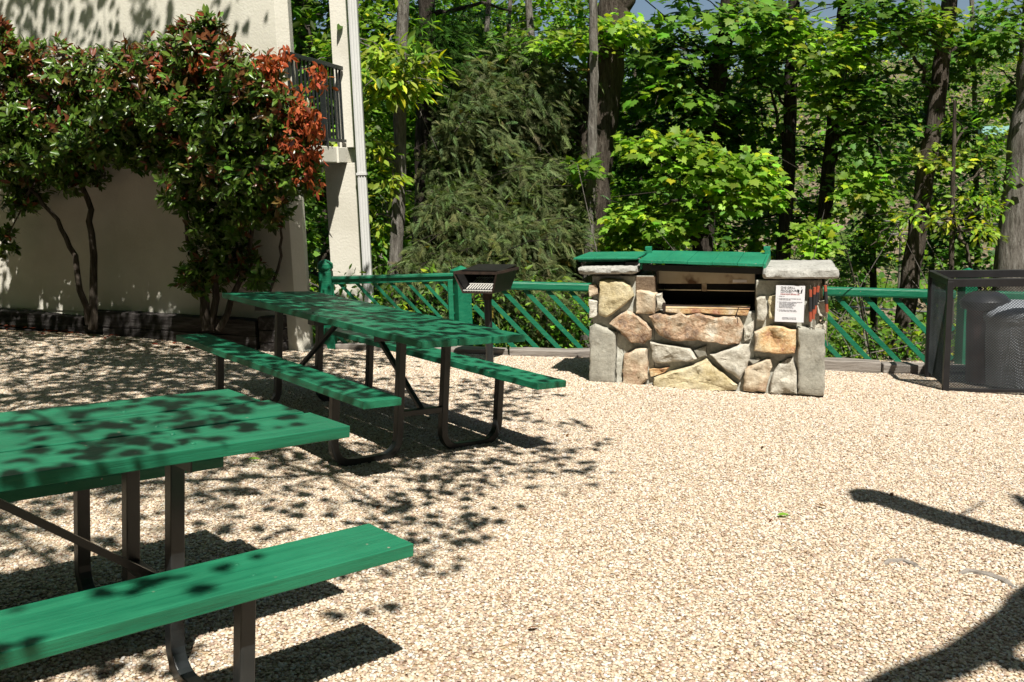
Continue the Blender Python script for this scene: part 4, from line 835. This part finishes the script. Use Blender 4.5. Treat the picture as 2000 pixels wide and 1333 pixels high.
# ------------------------------------------------------------------ shrubs by the wall
def shrub(name,label,stems,blobs,redblobs=()):
    base=Vector(stems[0][0][0]); root=empty(name,base,label,'shrub'); mb=MB(); bn=np.array(base)
    for st in stems:
        pts=[Vector(p)-base for p,_ in st]; pts[0]=pts[0]-Vector((0,0,.22)); sm=[];rs=[]
        for i in range(len(pts)-1):
            for k in range(4): sm.append(pts[i].lerp(pts[i+1],k/4)+Vector((random.gauss(0,.008),random.gauss(0,.008),0))); rs.append(st[i][1]*(1-k/4)+st[i+1][1]*k/4)
        sm.append(pts[-1]); rs.append(st[-1][1]); mb.tube(sm,rs,8)
    P=[];T=[];Nn=[];S=[];Cc=[]; allst=[Vector(p)-base for st in stems for p,_ in st[1:]]
    YW=lambda u,Y:8.481/(1-.000153*(1000-u))-.62+(Y-(8.72 if u<270 and Y>8.5 else 8.45))*.8
    for (u,v,Y,ru,rv,rd,n,red) in blobs:
        c,r=blob(u,v,YW(u,Y),ru,rv,rd); c=c-bn; q,d=in_ell(n,c,r,.40)
        src=min(allst,key=lambda a:(a-Vector(c)).length); mb.tube([src,src.lerp(Vector(c),.5)+Vector((random.gauss(0,.04),0,.03)),Vector(c)],[.013,.009,.004],6)
        for j in range(0,n,9): mb.tube([Vector(c),Vector(c).lerp(Vector(q[j]),.5)+Vector((0,0,random.gauss(0,.02))),Vector(q[j])],[.005,.004,.002],5)
        ax=unit(d+np.array([0,-.35,.55])+.35*RNG.normal(size=d.shape)); k=9
        th=RNG.random((n,k))*6.283; a=unit(np.cross(ax,RNG.normal(size=ax.shape))); b=np.cross(ax,a); D=np.cos(th)[...,None]*a[:,None]+np.sin(th)[...,None]*b[:,None]
        el=RNG.uniform(.1,1.3,(n,k,1)); bz=np.repeat(RNG.random(n)<.05+.2*red,k); t=D+ax[:,None]*el; pp=q[:,None]-ax[:,None]*(RNG.random((n,k,1))*.09)
        P.append(pp.reshape(-1,3));T.append(t.reshape(-1,3));Nn.append((ax[:,None]*1.2-D*.4+.3*RNG.normal(size=t.shape)).reshape(-1,3)); S.append(.086*(.65+.6*RNG.random(n*k)))
        col=colours(n*k,(.085,.150,.020),.5); young=(RNG.random((n,1))<.22)&(el[...,0]>.6); yy=young.reshape(-1); col[yy]=colours(yy.sum(),(.12,.20,.03),.3)
        col[bz]=colours(bz.sum(),(.13,.075,.022),.4); hi=np.clip((q[:,2]-c[2])/max(r[2],.01),-1,1); rp=(RNG.random(n)<red*(.75+.5*hi)+.05)[:,None]&(RNG.random((n,k))<.6)&(el[...,0]>.35); rp=rp.reshape(-1); col[rp]=colours(rp.sum(),(.17,.050,.022),.35); Cc.append(np.clip(col,.003,.6))
    parts=[(np.concatenate(P),np.concatenate(T),np.concatenate(Nn),np.concatenate(S),np.concatenate(Cc),OVAL)]
    mb.build('stem',B_mid,root,smooth=True); leaf_mesh('foliage',parts,L_gloss,root)
    if redblobs:
        P=[];T=[];S=[];Cc=[]
        for (u,v,Y,ru,rv,rd,n) in redblobs:
            c,r=blob(u,v,YW(u,Y),ru,rv,rd); c=c-bn; q,d=in_ell(n,c,r,.7); k=8; pp=np.repeat(q[:,None],k,1)+RNG.normal(size=(n,k,3))*.03; t=RNG.normal(size=(n,k,3))*.6+np.array([0,-.1,-.9])
            P.append(pp.reshape(-1,3));T.append(t.reshape(-1,3));S.append(.075*(.6+.6*RNG.random(n*k)));Cc.append(colours(n*k,(.40,.095,.035),.45))
        T=np.concatenate(T); o=leaf_mesh('withered_leaves',[(np.concatenate(P),T,RNG.normal(size=T.shape),np.concatenate(S),np.clip(np.concatenate(Cc),.01,.7),OVAL)],leaf_mat('dry_leaf',.6,.25,.2),root); o['label']='rust red withered leaf clumps'
    return root
ST=lambda L,Y: [(at(u,v,Y+dy),r) for u,v,r,dy in L]
shrub('photinia_shrub','tall evergreen shrub on bare crooked stems at the left end of the wall',
 [ST([(178,600,.045,0),(182,500,.036,0),(176,410,.03,0),(150,330,.024,0),(120,230,.015,-.1)],9.3),ST([(172,590,.035,0),(145,500,.028,0),(110,430,.022,0),(60,370,.016,0),(30,250,.012,-.1)],9.3)],
 [(150,350,8.75,60,30,.3,60,0),(260,300,8.7,35,45,.35,60,.05),(40,400,8.8,45,25,.25,30,0),(250,215,8.6,70,60,.5,150,.2),(200,280,8.6,80,40,.5,130,.05),(120,310,8.6,90,35,.5,120,.03),(20,300,8.6,60,70,.5,120,.03),(290,240,8.55,50,50,.4,80,.2),(30,110,8.6,70,40,.35,90,.7),
 (20,150,8.7,80,70,.35,150,.5),(110,140,8.7,80,65,.35,150,.5),(190,160,8.75,80,70,.35,150,.45),(60,240,8.7,100,70,.4,200,.15),(170,255,8.75,90,70,.4,180,.15),(-70,200,8.7,90,120,.4,160,.3),(240,230,8.8,60,80,.35,120,.2),(80,320,8.8,90,40,.35,100,.05),(20,340,8.8,60,50,.3,70,.05),(5,55,8.75,30,25,.1,10,1),(10,470,8.9,22,45,.2,24,0),(60,380,8.9,40,30,.2,24,0)])
shrub('photinia_shrub','dense rounded evergreen shrub with rust red dead leaves on its right side',
 [ST([(400,600,.05,0),(395,540,.04,0),(370,470,.03,-.05),(350,350,.02,-.1)],8.95),ST([(410,600,.04,0),(430,520,.03,0),(440,400,.025,-.1),(450,280,.02,-.2)],8.95),ST([(425,600,.035,0),(480,520,.025,0),(500,420,.02,-.1),(530,260,.014,-.2)],8.95),ST([(515,560,.016,0),(548,500,.014,0),(552,430,.012,0),(540,330,.01,-.1)],8.9)],
 [(300,130,8.5,75,60,.4,170,.5),(395,105,8.45,75,60,.4,170,.6),(480,160,8.4,80,65,.4,190,.55),(350,210,8.4,90,70,.45,230,.25),(440,260,8.35,100,75,.45,260,.15),(535,230,8.4,70,80,.4,190,.3),(320,290,8.45,60,50,.35,110,.1),(390,340,8.35,80,50,.4,170,.05),(480,350,8.3,95,65,.45,230,.05),(560,340,8.4,45,70,.35,110,.15),(370,390,8.35,55,30,.3,80,.02),(430,430,8.5,70,50,.35,130,.02),(510,410,8.5,60,40,.35,90,.05),(430,500,8.7,80,50,.3,110,0),(390,545,8.8,60,40,.25,60,0),(500,540,8.8,40,40,.2,30,0),(410,45,8.45,30,25,.15,22,.5),(355,60,8.45,22,26,.15,14,.9),(250,190,8.6,50,70,.35,90,.4),(600,300,8.45,22,90,.2,50,.3)],
 [(590,215,8.3,40,60,.25,17),(575,280,8.25,50,70,.25,22),(600,340,8.3,28,60,.2,13),(525,130,8.3,30,30,.2,20),(620,150,8.35,14,24,.12,8),(400,115,8.25,22,24,.12,9),(310,140,8.3,20,22,.12,7),(540,180,8.25,50,45,.2,18),(612,230,8.3,26,70,.15,16),(560,95,8.4,10,30,.1,5)])

# ------------------------------------------------------------------ trees over the yard that throw the dappled shade
def canopy(name,label,trunk,limbs_to,target_sets,tone='mid',size=.078):
    base=Vector(trunk[0][0]); root=empty(name,base,label,'tree','trees standing over the yard'); mb=MB(); bn=np.array(base)
    tp=[Vector(p)-base for p,_ in trunk]; mb.tube(tp,[r for _,r in trunk],12)
    parts=[]; K=np.array(SK/SK.z)
    for (T,h,per,rad) in target_sets:
        P=T+K[None]*h[:,None]
        lim=H+.235*np.maximum(P[:,1],0)+.25; ok=(P[:,2]>lim)|(np.abs(P[:,0])>.58*np.maximum(P[:,1],0)+.35)|(P[:,1]<0)
        need=np.where(ok,0,(lim-P[:,2]))        # lift along the sun ray until clear of the view
        P=P+K[None]*np.clip(need/(1+.14),0,8)[:,None]
        P=P-bn; od=unit(RNG.normal(size=P.shape)*np.array([1,1,.4])); parts.append(sprays(P,od,per,rad,size,GREENS[tone],MAPLE,.6,.3,.1))
        for j in range(0,len(P),3):
            a=Vector(P[j]); s=min(limbs_to,key=lambda q:(Vector(q)-base-a).length); s=Vector(s)-base
            if (s-a).length<2.2: mb.tube([s,s.lerp(a,.5)+Vector((0,0,.05)),a],[.012,.008,.003],5)
    for q in limbs_to:
        q=Vector(q)-base; s=min(tp[1:],key=lambda t:(t-q).length); mb.tube([s,s.lerp(q,.5)+Vector((0,0,.15)),q],[.06,.04,.015],7)
    mb.build('trunk',B_mid,root,smooth=True); leaf_mesh('crown',parts,L_soft,root); return root
def xedge(y): return float(np.interp(y,[1.5,2.2,3.0,3.8,4.8,5.7,7.1,8,9.5],[-1.6,-1.1,-.45,-.1,.3,.55,.45,.1,-.3]))
def targets(n,xr,yr,cl=.5,margin=0,p=None):
    X=[];Yl=[]
    while len(X)<n:
        y=random.uniform(*yr); x=random.uniform(*xr)
        if y>8.95-.285*(x+2.24)-.02 and x<-1.9: continue
        if x<xedge(y)-margin-random.expovariate(1/.35)*.8:
            X.append(x);Yl.append(y)
    X=np.array(X);Yl=np.array(Yl); return np.stack([X,Yl,np.array([G(a,b) for a,b in zip(X,Yl)])],1)
def hs(n,a,b): return RNG.uniform(a,b,n)
t1=targets(150,(-3.4,.6),(5.2,9.2)); t2=targets(640,(-8,-1.4),(6.3,10.5)); t3=targets(62,(-3.2,.3),(3.4,5.4)); t4=targets(28,(-2.6,-.9),(2.0,3.6))
canopy('shade_maple','spreading maple whose boughs hang over the picnic tables',[((-3.6,.6,.2),.2),((-3.5,.8,2.4),.16),((-3.3,1.2,4.2),.12),((-3.0,2.0,6.0),.06)],
 [(-2.5,3.5,4.2),(-1.5,4.5,4.6),(-.6,4.0,4.4),(-.3,2.6,3.9),(-1.6,1.8,3.7),(-2.8,1.5,3.6),(-4.5,4.5,5),(-1.0,5.5,5.2)],
 [(t1,hs(len(t1),3.6,5.4),18,.25),(t3,hs(len(t3),3.2,4.8),16,.22),(t4,hs(len(t4),3.0,4.4),17,.20)])
W_=[]
for i in range(120):
    s=random.uniform(.2,6.5); z=random.uniform(2.75,4.6); 
    if s<1.2 and random.random()<.75: continue
    p=wc+wd*s; W_.append((p.x,p.y,z))
for i in range(120):
    s_=random.uniform(.25,7.5); z=random.uniform(-.1,.3); p=wc+wd*s_; W_.append((p.x,p.y,z))
W_=np.array(W_)
# unseen leaf roof added over the left of the yard to block skylight: random heights above the shaded ground only
t5=targets(420,(-9,-1.2),(3.5,10.5))
canopy('shade_maple','broad maple left of the yard shading the planter and wall',[((-6.8,3.2,.55),.24),((-6.7,3.3,3),.2),((-6.3,3.8,5),.14),((-5.8,4.4,6.8),.07)],
 [(-5,5.5,5),(-4,6,5.2),(-6,6.5,4.8),(-3,6.2,5.3),(-7,5,4.6),(-4.5,4,4.7)],
 [(t2,hs(len(t2),3.5,5.2),20,.28),(W_,hs(len(W_),2.8,4.4),14,.26),(t5,hs(len(t5),5.5,8),14,.34)],'mid')
# bare limbed tree at right whose limbs throw the two long shadows
K=Vector((.184,-.60,1))/1.0
def lift(p,h): return Vector(p)+K*h
g1,g2=gi(1680,980),gi(2000,1055); g3,g4=gi(1800,1333),gi(2000,1185); g5=gi(1960,1290)
bt=Vector((3.55,1.4,-.25)); bare=empty('pollarded_tree',bt,'bare lopped tree standing to the right of the yard','tree'); mb=MB()
A1,A2=lift(g1,3.7),lift(g2,3.6); B1,B2=lift(g3,3.3),lift(g4,3.4)
A3=A2+(A2-A1)*.9; fork=Vector((3.55,1.35,3.0)); B0=B1+(B1-B2)*.9
for pts,rs in (([bt,Vector((3.52,1.45,1.5)),fork,Vector((3.6,1.3,4.2)),Vector((3.8,1.1,6))],[.17,.14,.12,.09,.05]),([fork,A3.lerp(A2,.3),A2,A1.lerp(A2,.35)+Vector((0,0,.06)),A1.lerp(A2,.12)+Vector((0,.04,.07)),A1],[.15,.125,.115,.11,.115,.08]),([fork,B2+(B2-B1)*.5,B2,B1,B0],[.11,.09,.08,.07,.05]),([B2.lerp(B1,.3),lift(g5,3.2),lift(gi(2100,1270),3.2)],[.05,.04,.035]),([A2.lerp(A1,.1),A2+Vector((-.15,.25,.12)),A2+Vector((.1,.5,.1))],[.02,.012,.005]),([B0,lift(gi(1735,1330),3.2)],[.07,.05])):
    Q=[];Rr=[]
    for i in range(len(pts)-1):
        for k in range(6):
            f=k/6; q=Vector(pts[i]).lerp(Vector(pts[i+1]),f)-bt; L_=(Vector(pts[i+1])-Vector(pts[i])).length
            if len(pts)>2: q+=Vector((mnoise.noise(q*1.3),mnoise.noise(q*1.3+Vector((7,0,0))),mnoise.noise(q*1.3+Vector((0,9,0)))))*.16
            Q.append(q); Rr.append((rs[i]*(1-f)+rs[i+1]*f)*(1+.22*mnoise.noise(q*5)))
    Q.append(Vector(pts[-1])-bt); Rr.append(rs[-1]*.6); mb.tube(Q,Rr,9)
mb.build('trunk',B_mid,bare,smooth=True)

# ------------------------------------------------------------------ small things on the gravel
def litter(name,label,n,fn,base,size,cat='leaves'):
    P=np.array([fn() for _ in range(n)]); T=RNG.normal(size=P.shape)*np.array([1,1,.15]); Nn=np.array([0,0,1.])+.3*RNG.normal(size=P.shape)
    o=leaf_mesh(name,[(P,T,Nn,size*(.5+.8*RNG.random(n)),colours(n,base,.4),OVAL)],L_soft); return tag(o,label,cat,kind='stuff')
def near_planter():
    s=random.uniform(.3,5.5); t=-abs(random.gauss(0,.22))-.03; p=pc+pdir*s+pn*t; return (p.x,p.y,G(p.x,p.y)+.015)
def anywhere():
    x=random.uniform(-4.5,4.5); y=random.uniform(2.6,8.8); return (x,y,G(x,y)+.014)
litter('fallen_red_leaves','dry red leaves fallen along the planter timbers',150,near_planter,(.22,.045,.03),.07)
litter('scattered_leaves','small brown dead leaves scattered over the gravel',90,anywhere,(.20,.09,.045),.045)
def green_leaf(u,v,lb):
    p=gi(u,v)+Vector((0,0,.016)); o=leaf_mesh('fallen_leaf',[(np.zeros((1,3)),np.array([[1,.2,0.]]),np.array([[0,-.2,1.]]),np.array([.07]),np.array([[.22,.42,.05]]),OVAL)],L_soft); o.location=p; tag(o,lb,'leaf')
green_leaf(1517,1012,'single light green leaf lying on open gravel left of the limb shadow'); green_leaf(484,902,'single green leaf on gravel beside the near table corner')
def root_(pix,r,lb):
    P=[gi(u,v) for u,v in pix]; b=P[0].copy(); mb=MB(); n=len(P)
    mb.tube([p-b+Vector((0,0,(-.01 if i in (0,n-1) else .004))) for i,p in enumerate(P)],[r*(.5 if i in(0,n-1) else 1) for i in range(n)],8); o=mb.build('surface_root',M_edge,smooth=True); o.location=b; tag(o,lb,'root','tree roots showing in the gravel')
root_([(1715,1108),(1735,1100),(1762,1098),(1785,1106),(1805,1118)],.014,'short arched grey root poking out of the gravel')
root_([(1860,1124),(1890,1119),(1930,1126),(1965,1140),(1995,1160)],.016,'longer grey root in the gravel near the right edge')
